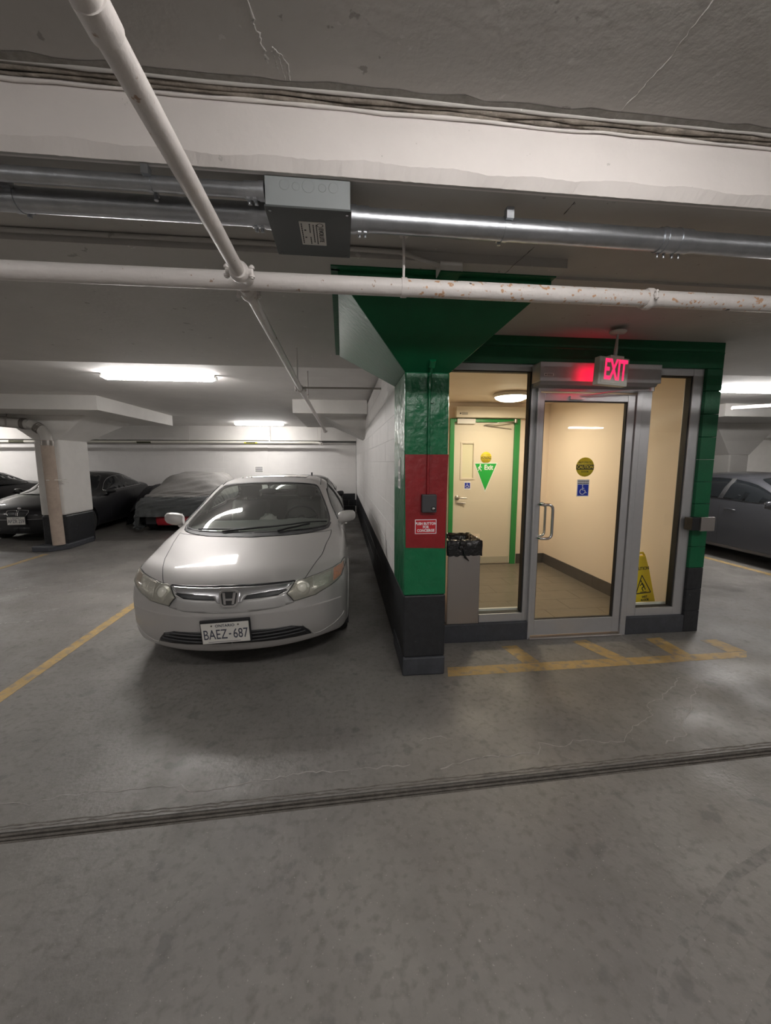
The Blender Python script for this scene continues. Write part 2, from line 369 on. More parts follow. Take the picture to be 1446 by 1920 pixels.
ceilline([(.87, 2.3), (.89, 2.1), (.91, 1.93)], CRACKD, .0016, Z_BAND, jit=.003)
ceilline([(.91, 1.68), (.91, 1.6)], CRACKD, .0016, Z_BAND, jit=.002)

# --- side wall of painted blocks (X = .44) and back wall (Y = 12.8)
def block_wall(name, origin, axis, u0, u1, z0, z1, mats, into, bl=.4, bh=.2, zsplit=.62, jr=.0022, gap=.0018):
    """blocks as child objects sharing one mesh per size and colour"""
    w_ = empty(name, origin, kind='structure')
    cache = {}; rows = int(round((z1-z0)/bh))
    core = MB()
    if axis == 'x': core.box(u0, u1, origin[1]+jr if into > 0 else origin[1]-jr, origin[1]+into*.2, z0, z1)
    else: core.box(origin[0]+jr if into > 0 else origin[0]-jr, origin[0]+into*.2, u0, u1, z0, z1)
    core.build('mortar_core', mats[0], w_)
    for r_ in range(rows):
        za, zb = z0+r_*bh, min(z0+(r_+1)*bh, z1); mt = mats[1] if zb <= zsplit+.01 else mats[0]
        u = u0 - (bl/2 if r_ % 2 else 0)
        while u < u1-.02:
            a, b = max(u, u0), min(u+bl, u1); u += bl
            if b-a < .04: continue
            key = (round(b-a, 3), round(zb-za, 3), mt.name)
            if key not in cache:
                lx, lz = b-a-gap, zb-za-gap
                bm = MB()
                if axis == 'x': bm.box(-lx/2, lx/2, 0, into*.05, -lz/2, lz/2)
                else: bm.box(0, into*.05, -lx/2, lx/2, -lz/2, lz/2)
                o = bm.build('block', mt, w_, bevel=.0018, seg=1, local=True); cache[key] = o
            else: o = cache[key].copy(); link(o); o.parent = w_
            cu, cz = (a+b)/2, (za+zb)/2; j = random.uniform(-.0008, .0008)
            P = Vector((cu, origin[1]+j, cz)) if axis == 'x' else Vector((origin[0]+j, cu, cz))
            o.location = P - Vector(origin)
    return w_
block_wall('wall_right', (XW+.01, 3.36, 0), 'y', 3.36, 12.8, 0, 2.6, (WHITE, BLACKP), +1)
block_wall('wall_back', (0, 12.8, 0), 'x', -8.0, XW, .0, 2.2, (WHITE, BLACKP), +1)
c = MB(); c.box(XL, -8, 12.8, 13, 0, 2.7); c.build('wall_back', WHITE, kind='structure')
box('trim_2', WHITE2, None, XL, XW, 12.42, 13, 2.24, Z_FAR, kind='structure')
# wall pilasters (lines) on the back wall
for xa, xb in ((-3.02, -2.28), (-9.1, -8.5)):
    box('wall_back', WHITE, None, xa, xb, 12.785, 12.8, .62, 2.24, kind='structure')
# outer shell
box('wall_left', WHITE2, None, XL-.2, XL, YB, YF, 0, 3, kind='structure')
box('wall_front', WHITE2, None, XL, XR, YB-.2, YB, 0, 3, kind='structure')
box('wall_right', WHITE2, None, XR, XR+.2, YB, YF, 0, 3, kind='structure')
box('wall_back', WHITE2, None, 3.2, XR, YF, YF+.2, 0, 3, kind='structure')
box('wall_right', WHITE2, None, 3.19, 3.34, 6.1, YF, 0, 2.65, kind='structure')

# ================================================================= LOBBY (glass box right of the green column)
YG = 3.30
LX0, LX1, LY1, LZ = .66, 3.16, 5.92, 2.47
hd = MB()
hd.box(.76, 3.34, YG, YG+.2, 2.41, Z_BAND+.03)
hd.box(.76, 3.34, YG-.004, YG+.01, 2.535, 2.545)
front = hd.build('wall_front', GREENF, bevel=.004, kind='structure')
z = 0; k = 0
while z < 2.4:                                   # green and black block jamb at the right end
    h = min(.2, 2.41-z) if z >= .62 else (.207)
    mt = BLACKP if z < .6 else GREENF
    box('block', mt, front, 3.19, 3.34, YG, YG+.2, z+.0015, z+h-.0015, bevel=.004)
    z += h; k += 1
# solid right side wall of the lobby
box('wall_right', WHITE2, None, 3.17, 3.34, YG+.2, 6.1, 0, Z_BAND, kind='structure')
cb = MB(); cb.box(1.195, 1.648, YG+.0, YG+.13, 0, .168); cb.box(.75, 1.20, YG, YG+.40, 0, .168)
cb.build('trim_3', GRAYP, None, bevel=.006, kind='structure', label='dark grey painted curb under the left glass')
box('curb', GRAYP, front, 2.60, 3.19, YG, YG+.13, 0, .165, bevel=.006, label='dark grey painted curb under the right glass')
# inner shell
box('wall_right', CREAM, None, LX1, LX1+.03, YG+.1, LY1+.1, 0, LZ+.1, kind='structure')
box('wall_left', CREAM, None, LX0-.03, LX0, YG+.1, LY1+.1, 0, LZ+.1, kind='structure')
wb = MB(); wb.box(LX0, 1.60, LY1, LY1+.1, 0, LZ+.1); wb.box(2.68, LX1, LY1, LY1+.1, 0, LZ+.1); wb.box(1.60, 2.68, LY1, LY1+.1, 2.24, LZ+.1); wb.box(1.5, 2.8, LY1+.1, LY1+.12, 0, 2.3)
wb.build('wall_back', CREAM, kind='structure')
box('ceiling', CREAM, None, LX0, LX1, YG+.1, LY1+.1, LZ, LZ+.1, kind='structure')
lf = box('floor', GROUT, None, LX0, LX1, YG+.06, LY1, 0, .008, kind='structure')
tw, td = .6, .3; proto = None; x = LX0+.0
yy = YG+.06; rw = 0
while yy < LY1-.01:
    x = LX0 - (tw/2 if rw % 2 else 0)
    while x < LX1-.01:
        a, b = max(x, LX0), min(x+tw, LX1); y1 = min(yy+td, LY1)
        box('tile', TILE, lf, a+.0015, b-.0015, yy+.0015, y1-.0015, .006, .0115+random.uniform(-.0003, .0003))
        x += tw
    yy += td; rw += 1
# baseboard tiles
bb = empty('baseboard_right', (LX1, YG+.13, 0), kind='structure')
y = YG+.13
while y < LY1-.05:
    y1 = min(y+.6, LY1); box('tile', TILEB, bb, LX1-.012, LX1-.001, y+.0015, y1-.0015, .012, .165, bevel=.001); y = y1
bb = empty('baseboard_back', (2.9, LY1, 0), kind='structure')
box('tile', TILEB, bb, 2.70, 3.146, LY1-.012, LY1-.001, .012, .165, bevel=.001)
bb = empty('baseboard_left', (LX0, 4, 0), kind='structure')
for k in range(4): box('tile', TILEB, bb, LX0+.001, LX0+.012, 3.5+.6*k+.0015, 3.5+.6*(k+1)-.0015, .012, .165, bevel=.001)

# aluminium glazing frames
def frame_window(name, x0, x1, z0, z1, fl_, fr, ft, fb, lab, poly=None):
    w_ = empty(name, ((x0+x1)/2, YG+.06, z0), kind='structure', label=lab)
    Y0, Y1 = YG+.03, YG+.12
    m = MB()
    if fl_: m.box(x0, x0+fl_, Y0, Y1, z0, z1)
    m.box(x1-fr, x1, Y0, Y1, z0, z1)
    m.box(x0+fl_ if not poly else 1.20, x1-fr, Y0, Y1, z0, z0+fb); m.box(x0+fl_, x1-fr, Y0, Y1, z1-ft, z1)
    m.build('window_frame', ALU, w_, bevel=.003)
    g = MB(); gx = x0+fl_+.004 if not poly else 1.204; t = .008
    g.box(gx, gx+t, Y0+.02, Y1-.02, z0+fb, z1-ft) if not poly else None; g.box(x1-fr-t-.004, x1-fr, Y0+.012, Y1-.02, z0+fb, z1-ft)
    g.box(x0+fl_, x1-fr, Y0+.012, Y1-.02, z1-ft-t, z1-ft); g.box(gx, x1-fr, Y0+.02, Y1-.02, z0+fb, z0+fb+t*.6)
    g.build('gasket', RUBBER, w_)
    st = MB(); st.box(gx, x1-fr, Y1-.005, Y1+.02, z0+fb-.005, z0+fb+.018); st.build('glazing_stop', WPLAS, w_)
    if poly: MB().prism(poly, YG+.074, YG+.080).build('pane', GLASS, w_)
    else: box('pane', GLASS, w_, x0+fl_, x1-fr, YG+.074, YG+.080, z0+fb, z1-ft)
    return w_
frame_window('window_1', .76, 1.648, .168, 2.41, 0, .045, .055, .075, 'left lobby window beside the green column',
             poly=[(.77, .97), (1.204, .97), (1.204, .243), (1.603, .243), (1.603, 2.355), (.77, 2.355)])
frame_window('window_2', 2.60, 3.19, .165, 2.41, .11, .10, .06, .075, 'right lobby window beside the black and green jamb')
# door_1 : leaf, frame, sill
d1 = empty('door_1', (2.12, YG+.06, 0), kind='structure', label='glass lobby door in a satin aluminium frame')
m = MB(); m.box(1.648, 1.672, YG+.0, YG+.13, 0, 2.41); m.box(2.548, 2.60, YG+.0, YG+.13, 0, 2.41); m.box(1.672, 2.548, YG+.0, YG+.13, 2.19, 2.41)
m.build('door_frame', ALU, d1, bevel=.003)
box('threshold', STEEL, d1, 1.66, 2.56, YG-.02, YG+.15, 0, .018, bevel=.004)
leaf = MB(); Y0, Y1 = YG+.015, YG+.06
leaf.box(1.676, 1.715, Y0, Y1, .03, 2.18); leaf.box(2.475, 2.543, Y0, Y1, .03, 2.18)
leaf.box(1.715, 2.475, Y0, Y1, .03, .175); leaf.box(1.715, 2.475, Y0, Y1, 2.115, 2.18)
leaf.build('door_leaf', ALU, d1, bevel=.003)
g = MB(); g.box(1.715, 1.722, Y0+.01, Y1-.01, .175, 2.115); g.box(2.465, 2.475, Y0+.005, Y1-.01, .175, 2.115); g.box(1.715, 2.475, Y0+.005, Y1-.01, 2.107, 2.115); g.box(1.715, 2.475, Y0+.01, Y1-.01, .175, .181)
g.build('gasket', RUBBER, d1)
box('pane', GLASS, d1, 1.716, 2.474, YG+.035, YG+.041, .176, 2.114)
hp = [(1.70, YG+.02, 1.235), (1.70, YG-.03, 1.235)] + [(1.70+.105*(1-math.cos(t)) if 0 else 1.70, YG-.03-.0, 1.235) for t in ()]
def handle_path(y_wall, yo):
    P = [(1.70, y_wall, 1.232)]
    P += [(1.70+.02, yo, 1.232), (1.77, yo, 1.232)]
    for t in range(1, 7): a = math.pi/2*t/6; P.append((1.77+.04*math.sin(a), yo, 1.192+.04*math.cos(a)))
    P.append((1.81, yo, .99))
    for t in range(1, 7): a = math.pi/2*t/6; P.append((1.77+.04*math.cos(a), yo, .975-.04*math.sin(a)))
    P += [(1.72, yo, .935), (1.70, y_wall, .935)]; return P
MB().tube(handle_path(YG+.03, YG-.035), .0125, n=12).build('pull_handle', CHROME, d1, label='bent steel pull handle')
MB().tube([(a, 2*(YG+.038)-b, c_) for a, b, c_ in handle_path(YG+.03, YG-.02)], .0125, n=12).build('pull_handle', CHROME, d1)
def bars(parent, x0, x1, y, zs, h, mat=None):
    m = MB(); r_ = random.Random(3)
    for z in zs:
        x = x0
        while x < x1: w_ = r_.uniform(.08, .2)*(x1-x0); m.box(x, min(x+w_*.85, x1), y-.0006, y, z-h/2, z+h/2); x += w_
    return m.build('small_print', mat or INK, parent)
# wheelchair symbol
def symbol(parent, x, y, z, s, mat, d=-1):
    m = MB(); W = .0016
    def arc(cx, cz, r, a0, a1, t):
        P = [(x+s*(cx+r*math.cos(R(a))), y, z+s*(cz+r*math.sin(R(a)))) for a in np.linspace(a0, a1, 20)]
        m.tube(P, t*s, n=6)
    def seg(pts, t): m.tube([(x+s*a, y, z+s*b) for a, b in pts], t*s, n=6)
    arc(-.07, -.15, .24, 110, 350, .035); m.ell((x-.08*s, y, z+.38*s), (.055*s, .002, .055*s))
    seg([(-.08, .30), (-.07, -.02), (.14, -.02), (.24, -.26), (.33, -.24)], .04); seg([(-.07, .14), (.1, .14)], .03)
    o = m.build('wheelchair_symbol', mat, parent)
    return o
# stickers on the door glass
cs = empty('caution_sticker', (2.126, YG+.032, 1.555), label='round yellow CAUTION automatic door sticker on the glass lobby door', cat='sticker')
ys = YG+.0325
MB().lathe([(0.0001, ys), (.084, ys), (.084, ys+.002), (0.0001, ys+.002)], (2.126, 0, 1.555), 'y', 40).build('disc', YSTICK, cs)
box('black_bar', INK, cs, 2.044, 2.208, ys-.001, ys, 1.533, 1.575)
text('CAUTION', .040, YSTICK, cs, (2.126, ys-.0015, 1.554), bold=.0009, sx=.84)
text('AUTOMATIC', .024, INK, cs, (2.126, ys-.001, 1.596), sx=.9); text('DOOR', .024, INK, cs, (2.126, ys-.001, 1.514), sx=.95)
ws = empty('wheelchair_sticker', (2.118, YG+.03, 1.37), label='blue and white wheelchair sticker below the round sticker on the glass door', cat='sticker')
box('backing', WSTICK, ws, 2.061, 2.175, ys, ys+.002, 1.295, 1.445); box('blue_field', BLUEP, ws, 2.068, 2.168, ys-.0008, ys, 1.303, 1.402)
bars(ws, 2.067, 2.169, ys, (1.431, 1.413), .008)
symbol(ws, 2.120, ys-.001, 1.354, .10, WSTICK)
# door operator over the door
op = empty('door_operator', (2.1, YG-.06, 2.235), label='long grey automatic door operator box above the glass door', cat='door operator')
Yo = 3.16
box('housing', ALU, op, 1.585, 2.64, Yo, YG, 2.245, 2.395, bevel=.004)
m = MB(); m.prism([(Yo+.01, 2.245), (Yo+.03, 2.222), (YG, 2.215), (YG, 2.245)], 1.60, 2.62, 'x'); m.build('bottom_cover', M('grey_cover', (.30, .30, .31), .5), op)
m = MB(); m.tube([(2.60, Yo+.05, 2.20), (2.30, Yo+.02, 2.185), (2.00, YG-.0, 2.15)], .007, n=8); m.tube([(2.60, Yo+.05, 2.22), (2.60, Yo+.05, 2.19)], .022, n=12); m.box(1.93, 2.06, YG-.01, YG+.015, 2.125, 2.155)
m.build('arm', ALU, op, label='slim jointed door closer arm')
box('small_label', PAPER, op, 1.62, 1.70, Yo-.001, Yo, 2.285, 2.305); bars(op, 1.645, 1.692, Yo-.001, (2.298, 2.291), .004); MB().prism([(1.626, 2.295), (1.633, 2.288), (1.640, 2.295), (1.633, 2.302)], Yo-.002, Yo-.001).build('diamond_mark', INK, op)

# inner door
d2 = empty('door_2', (2.13, LY1, 0), kind='structure', label='cream inner lobby door in a green frame')
m = MB(); m.box(1.60, 1.665, LY1-.03, LY1+.05, 0, 2.24); m.box(2.60, 2.68, LY1-.03, LY1+.05, 0, 2.24); m.box(1.665, 2.60, LY1-.03, LY1+.05, 2.19, 2.24)
m.build('door_frame', GDOOR, d2, bevel=.003, label='green painted steel door frame')
lf2 = MB()
lf2.box(1.668, 1.77, LY1+.0, LY1+.045, .02, 2.185); lf2.box(2.0, 2.597, LY1, LY1+.045, .02, 2.185); lf2.box(1.77, 2.0, LY1, LY1+.045, .02, 1.33); lf2.box(1.77, 2.0, LY1, LY1+.045, 1.90, 2.185)
lf2.build('door_leaf', DOORP, d2)
box('kick_plate', M('kick_plate', (.50, .47, .38), .45), d2, 1.69, 2.58, LY1-.003, LY1, .03, .13)
fr_ = MB(); fr_.box(1.77, 1.80, LY1-.008, LY1+.02, 1.33, 1.90); fr_.box(1.97, 2.0, LY1-.008, LY1+.02, 1.33, 1.90); fr_.box(1.8, 1.97, LY1-.008, LY1+.02, 1.33, 1.36); fr_.box(1.8, 1.97, LY1-.008, LY1+.02, 1.87, 1.90)
fr_.build('vision_frame', DOORP, d2, bevel=.003)
box('vision_pane', M('painted_corridor_light', (.75, .72, .52), .15), d2, 1.80, 1.97, LY1+.012, LY1+.02, 1.36, 1.87)  # light of the corridor painted as a pale opaque colour
m = MB(); m.lathe([(0, -.012), (.034, -.012), (.036, 0), (.036, .004)], (1.735, LY1-.004, 1.06), 'y', 20); m.tube([(1.735, LY1, 1.06), (1.735, LY1-.05, 1.06), (1.76, LY1-.06, 1.06), (1.87, LY1-.055, 1.055)], .011, n=8); m.build('lever_handle', STEEL, d2)
MB().tube([(1.735, LY1-.01, .98), (1.86, LY1-.03, .975)], .009, n=8).build('key_lever', STEEL, d2)
op2 = empty('door_operator', (2.15, LY1-.06, 2.24), label='cream automatic operator box above the inner green-framed door', cat='door operator')
box('housing', DOORP, op2, 1.66, 2.74, LY1-.13, LY1-.001, 2.245, 2.40, bevel=.004)
bars(op2, 1.74, 1.83, LY1-.130, (2.307, 2.29), .009); MB().ell((1.72, LY1-.131, 2.30), (.012, .002, .012)).build('round_mark', INK, op2)
m = MB(); m.tube([(2.58, LY1-.08, 2.2), (2.3, LY1-.12, 2.17), (2.12, LY1-.02, 2.14)], .008, n=8); m.tube([(2.58, LY1-.08, 2.23), (2.58, LY1-.08, 2.18)], .025, n=12); m.tube([(2.12, LY1-.02, 2.14), (2.55, LY1-.01, 2.09)], .006, n=6)
m.build('arm', STEEL, op2); box('sensor', WPLAS, op2, 1.70, 1.98, LY1-.05, LY1-.004, 2.16, 2.235, bevel=.005)
s2 = empty('caution_sticker', (2.18, LY1-.01, 1.66), label='small round yellow caution sticker on the inner cream door', cat='sticker')
yd = LY1-.002
MB().lathe([(0.0001, yd), (.086, yd), (.086, yd+.0015), (0.0001, yd+.0015)], (2.17, 0, 1.665), 'y', 32).build('disc', YSTICK, s2)
box('black_bar', INK, s2, 2.09, 2.25, yd-.001, yd, 1.645, 1.682); text('CAUTION', .036, YSTICK, s2, (2.17, yd-.0015, 1.663), bold=.001); text('AUTOMATIC', .022, INK, s2, (2.17, yd-.001, 1.703)); text('DOOR', .022, INK, s2, (2.17, yd-.001, 1.626))
s3 = empty('exit_sticker', (2.17, LY1-.01, 1.4), label='green triangular Exit sticker pointing down on the inner door', cat='sticker')
MB().prism([(1.985, 1.585), (2.355, 1.585), (2.17, 1.14)], yd-.0005, yd+.001).build('border', WSTICK, s3)
MB().prism([(2.0, 1.575), (2.34, 1.575), (2.17, 1.165)], yd-.0015, yd-.0005).build('green_field', GSTICK, s3)
text('Exit', .105, WSTICK, s3, (2.215, yd-.002, 1.515), bold=.003, sx=.85)
rm = MB(); yr = yd-.003
rm.ell((2.083, yr, 1.553), (.011, .002, .012))
for P in ([(2.08, 1.54), (2.072, 1.50)], [(2.078, 1.535), (2.058, 1.515), (2.052, 1.5)], [(2.08, 1.533), (2.1, 1.517), (2.108, 1.52)], [(2.072, 1.50), (2.09, 1.485), (2.098, 1.462)], [(2.072, 1.50), (2.06, 1.48), (2.048, 1.466)]):
    rm.tube([(a, yr, b) for a, b in P], .0065, n=6)
rm.build('walking_figure', WSTICK, s3)
s4 = empty('wheelchair_sticker', (1.89, LY1-.01, 1.24), label='small blue wheelchair sticker below the narrow window of the inner door', cat='sticker')
box('backing', WSTICK, s4, 1.84, 1.94, yd, yd+.001, 1.18, 1.30); box('blue_field', BLUEP, s4, 1.848, 1.932, yd-.001, yd, 1.2, 1.285); symbol(s4, 1.892, yd-.002, 1.243, .085, WSTICK)
# round lobby ceiling lamp
rl = empty('ceiling_lamp', (2.16, 5.05, LZ), label='round lit flush ceiling lamp inside the lobby', cat='lamp')
MB().lathe([(.0, LZ-.001), (.215, LZ-.001), (.225, LZ-.02), (.225, LZ-.045), (.205, LZ-.05)], (2.16, 5.05, 0), 'z', 40).build('rim', M('lamp_rim', (.75, .72, .68), .35), rl)
MB().lathe([(.205, LZ-.048), (.19, LZ-.07), (.14, LZ-.093), (.07, LZ-.105), (0.0001, LZ-.108)], (2.16, 5.05, 0), 'z', 40).build('diffuser', LOBLENS, rl)
la = bpy.data.lights.new('lobby_light', 'AREA'); la.shape = 'DISK'; la.size = .38; la.energy = 23; la.color = LOBBY_COL
lo = bpy.data.objects.new('lobby_light', la); lo.location = (2.16, 5.05, LZ-.115); link(lo); lo.parent = None

# wet floor sign
wf = empty('wet_floor_sign', (2.95, 3.6, .0), label='yellow folding wet floor caution sign inside the lobby by the right window', cat='floor sign')
def panel(x0, y0, x1, y1, top, name, mt=YSIGN, lean=0.):
    """board standing between two ground points leaning to the shared ridge"""
A, B_ = Vector((2.80, 3.47, .012)), Vector((3.135, 3.535, .012))       # front board base
T1, T2 = Vector((2.87, 3.60, .665)), Vector((3.01, 3.625, .665))
C_, D_ = Vector((2.74, 3.70, .012)), Vector((3.015, 3.76, .012))
def board(a, b, t1, t2, name):
    n = ((b-a).cross(t1-a)).normalized()*.009; sh1 = a.lerp(t1, .80); sh2 = b.lerp(t2, .80)
    sh1 += (sh1-(sh1+sh2)/2)*.10; sh2 += (sh2-(sh1+sh2)/2)*.10
    P = [a, b, sh2, t2+(t2-t1)*0.0, t1, sh1]; m = MB()
    vs = [p+n for p in P]+[p-n for p in P]
    m.add(vs, [tuple(range(6)), tuple(range(11, 5, -1))]+[(i, (i+1) % 6, 6+(i+1) % 6, 6+i) for i in range(6)])
    return m.build(name, YSIGN, wf, bevel=.004), n
_, nf = board(A, B_, T1, T2, 'front_board'); board(C_, D_, T1+Vector((0, .02, 0)), T2+Vector((0, .02, 0)), 'rear_board')
MB().tube([T1+Vector((.0, .01, .0)), T1+Vector((.02, .01, .03)), T2+Vector((-.02, .01, .03)), T2+Vector((0, .01, 0))], .011, n=8).build('handle', YSIGN, wf)
xv = (B_-A).normalized(); mid = (A+B_)/2; upv = ((T1+T2)/2-mid).normalized(); zn = xv.cross(upv)
MW = Matrix((xv, upv, zn)).transposed().to_4x4()
def onboard(obj_me, u, v):
    pass
def btext(body, size, u, v, mat=INK, bold=.0008):
    o = text(body, size, mat, wf, (0, 0, 0), rot=(0, 0, 0), local=True, bold=bold); p = mid+xv*u+upv*v+zn*.0105-Vector(wf.location)
    o.data.transform(Matrix.Translation(p) @ MW); return o
btext('CAUTION', .044, 0, .54); btext('WET\nFLOOR', .032, 0.01, .245)
def bshape(name, mat, polys, h=.0102):
    m = MB()
    for po in polys:
        vs = [mid+xv*a+upv*b+zn*h for a, b in po]+[mid+xv*a+upv*b+zn*(h-.003) for a, b in po]; n = len(po)
        m.add(vs, [tuple(range(n)), tuple(range(2*n-1, n-1, -1))]+[(i, (i+1) % n, n+(i+1) % n, n+i) for i in range(n)])
    return m.build(name, mat, wf)
tri = [(-.095, .30), (.095, .30), (0, .475)]
def seg2(a, b, w_): d = Vector(b)-Vector(a); n_ = Vector((-d.y, d.x)).normalized()*w_; return [tuple(Vector(a)+n_), tuple(Vector(a)-n_), tuple(Vector(b)-n_), tuple(Vector(b)+n_)]
bshape('triangle_symbol', INK, [seg2(tri[i], tri[(i+1) % 3], .005) for i in range(3)])
bshape('slipping_figure', INK, [[(a, b*1.1+.045) for a, b in q] for q in (seg2((-.04, .242), (.04, .242), .003), seg2((-.01, .325), (.015, .29), .008), seg2((.015, .29), (-.015, .275), .005), seg2((-.015, .275), (0, .25), .005), seg2((.015, .29), (.03, .26), .005), seg2((-.005, .315), (-.035, .30), .004), seg2((-.022, .337), (-.008, .337), .008))])
bshape('red_mark', RSTICK, [[(-.03, .155), (.055, .155), (.055, .19), (-.03, .19)]])

# waste bin with a black liner, standing on the deep end of the curb
tb = empty('waste_bin', (1.05, 3.48, .168), label='tall slim steel waste bin with black liner between green column and window', cat='bin')
bx0, bx1, by0, by1, bz0, bz1 = .90, 1.192, YG+.012, YG+.36, .168, .80
box('body', STEEL, tb, bx0, bx1, by0, by1, bz0, .80, bevel=.006)
m = MB(); n = 14; rings = []
per = []
def perim(k, K, ex):
    t = k/K*4; x0, x1, y0, y1 = bx0-ex, bx1+ex, by0-ex, by1+ex
    if t < 1: return (x0+(x1-x0)*t, y0)
    if t < 2: return (x1, y0+(y1-y0)*(t-1))
    if t < 3: return (x1-(x1-x0)*(t-2), y1)
    return (x0, y1-(y1-y0)*(t-3))
K = 64; prof = [(.0045, .79), (.006, .83), (.007, .88), (.008, .925), (-.006, .93), (-.02, .90), (-.04, .84), (-.10, .80)]
vs = []
for j, (ex, z) in enumerate(prof):
    for k in range(K):
        e = ex+(random.uniform(0, .007) if j < 4 else random.uniform(-.012, .012)); px, py = perim(k, K, e)
        vs.append((px, py, z+random.uniform(-.006, .006)))
m.add(vs, [(j*K+k, j*K+(k+1) % K, (j+1)*K+(k+1) % K, (j+1)*K+k) for j in range(len(prof)-1) for k in range(K)], True)
m.add([vs[-K+k] for k in range(K)], [tuple(range(K))])
m.build('liner', BAG, tb, label='shiny black plastic liner folded over the rim')
m = MB(); m.ell((1.03, by0-.012, .90), (.035, .012, .03)); m.ell((1.01, by0-.012, .865), (.02, .01, .02)); m.tube([(1.03, by0-.015, .85), (1.05, by0-.014, .78), (1.085, by0-.012, .745)], .008, n=6, rs=[.006, .012, .004]); m.build('knot', BAG, tb)

# ================================================================= GREEN COLUMN
gc = empty('column', (.59, 3.08, 0), label='green column with red panel and flared head at the lobby corner', cat='column')
cx0, cx1, cy0, cy1 = .435, .750, 2.80, 3.345
bv = .012
box('base_band', GRAYP, gc, cx0-.004, cx1+.003, cy0-.004, cy1, 0, .146, bevel=bv, label='dark grey painted foot')
box('black_band', BLACKP, gc, cx0, cx1, cy0, cy1, .146, .626, bevel=bv, label='black painted band')
box('shaft', GREEN, gc, cx0, cx1, cy0, cy1, .626, 2.215, bevel=bv, label='green gloss painted shaft')
m = MB(); m.prism([(cx0+.013, .985), (cx1-.012, .975), (cx1-.0, 1.652), (cx0+.004, 1.652)], cy0-.0022, cy0+.004)
m.build('red_band', REDP, gc, bevel=.001, label='red painted field')
hdm = MB(); hdm.frus((cx0, cx1, cy0, 3.345), 2.21, (-.01, 1.17, 2.25, 3.90), 2.575); hdm.box(-.01, 1.17, 2.25, 3.90, 2.575, Z_BAND)
hdm.build('capital', GREENF, gc, bevel=.004, label='flared dark green column head')
lipm = MB(); lipm.box(-.045, 0, 2.235, 3.93, Z_BAND-.006, Z_BAND); lipm.box(-.045, 1.17, 2.2, 2.25, Z_BAND-.006, Z_BAND); lipm.build('paint_edge', GREENF, gc)
ch = M('scraped_green', (.10, .26, .17), .32, var=.5, vs=6, bump=.6, bs=12)
# intercom with its conduit
ic = empty('intercom', (.607, 2.78, 1.24), label='dark grey call button box on the red field of the green column', cat='intercom')
box('housing', M('intercom_grey', (.055, .055, .06), .5), ic, .556, .662, 2.755, 2.80, 1.243, 1.372, bevel=.007)
m = MB(); m.lathe([(0.0001, 2.749), (.007, 2.749), (.010, 2.752), (.010, 2.757)], (.637, 0, 1.272), 'y', 16); m.build('button', CHROME, ic)
m = MB(); m.lathe([(.010, 2.753), (.017, 2.753), (.017, 2.757)], (.637, 0, 1.272), 'y', 16); m.build('button_ring', BLK, ic)
cd = empty('wall_conduit', (.607, 2.78, 1.37), label='thin painted conduit running down the green column to the call box', cat='conduit')
MB().tube([(.602, 2.785, 1.372), (.603, 2.787, 1.652)], .010, n=10).build('red_section', REDP, cd, label='red painted section')
MB().tube([(.603, 2.787, 1.652), (.605, 2.786, 2.05), (.607, 2.775, 2.17), (.607, 2.72, 2.27)], .010, n=10).build('green_section', GREEN, cd, label='green painted section')
m = MB(); m.tube([(.606, 2.782, 2.10), (.606, 2.778, 2.17)], .016, n=12); m.tube([(.607, 2.74, 2.235), (.607, 2.70, 2.27)], .022, n=12); m.box(.60, .635, 2.782, 2.80, 2.005, 2.02); m.build('coupling', GREEN, cd)
sg = empty('concierge_sign', (.592, 2.79, 1.13), label='red and white push button for concierge sign on the green column', cat='sign')
box('plate', WSTICK, sg, .514, .671, 2.7955, 2.7985, 1.085, 1.190, bevel=.001); box('red_field', RSTICK, sg, .519, .666, 2.7945, 2.796, 1.090, 1.185)
text('PUSH BUTTON\nFOR\nCONCIERGE', .0265, WSTICK, sg, (.5925, 2.7938, 1.134), bold=.0011, sx=.86)
sg2 = empty('vertical_notice', (.433, 3.03, 1.53), label='narrow white vertical notice on the left side of the green column', cat='sign')
box('plate', PAPER, sg2, .431, .434, 2.975, 3.085, 1.40, 1.60)
MB().prism([(2.975+.11, 1.60), (2.975+.0, 1.60), (2.975+.0, 1.63)], .431, .434, 'x').build('plate_top', PAPER, sg2)
for k in range(3): box('picture', M('notice_grey', (.35, .36, .36), .6), sg2, .4302, .431, 2.992, 3.068, 1.415+.055*k, 1.455+.055*k)

# steel push plate on the right jamb
pp = empty('push_plate', (3.30, YG-.03, 1.05), label='square steel push plate box on the green jamb right of the lobby', cat='push plate')
box('back_box', BLK, pp, 3.10, 3.20, YG-.085, YG+.0, .99, 1.105, bevel=.003); box('plate', STEEL, pp, 3.175, 3.31, YG-.10, YG-.085, .985, 1.11, bevel=.003)
box('back_box', BLK, pp, 3.195, 3.30, YG-.085, YG, .995, 1.10)

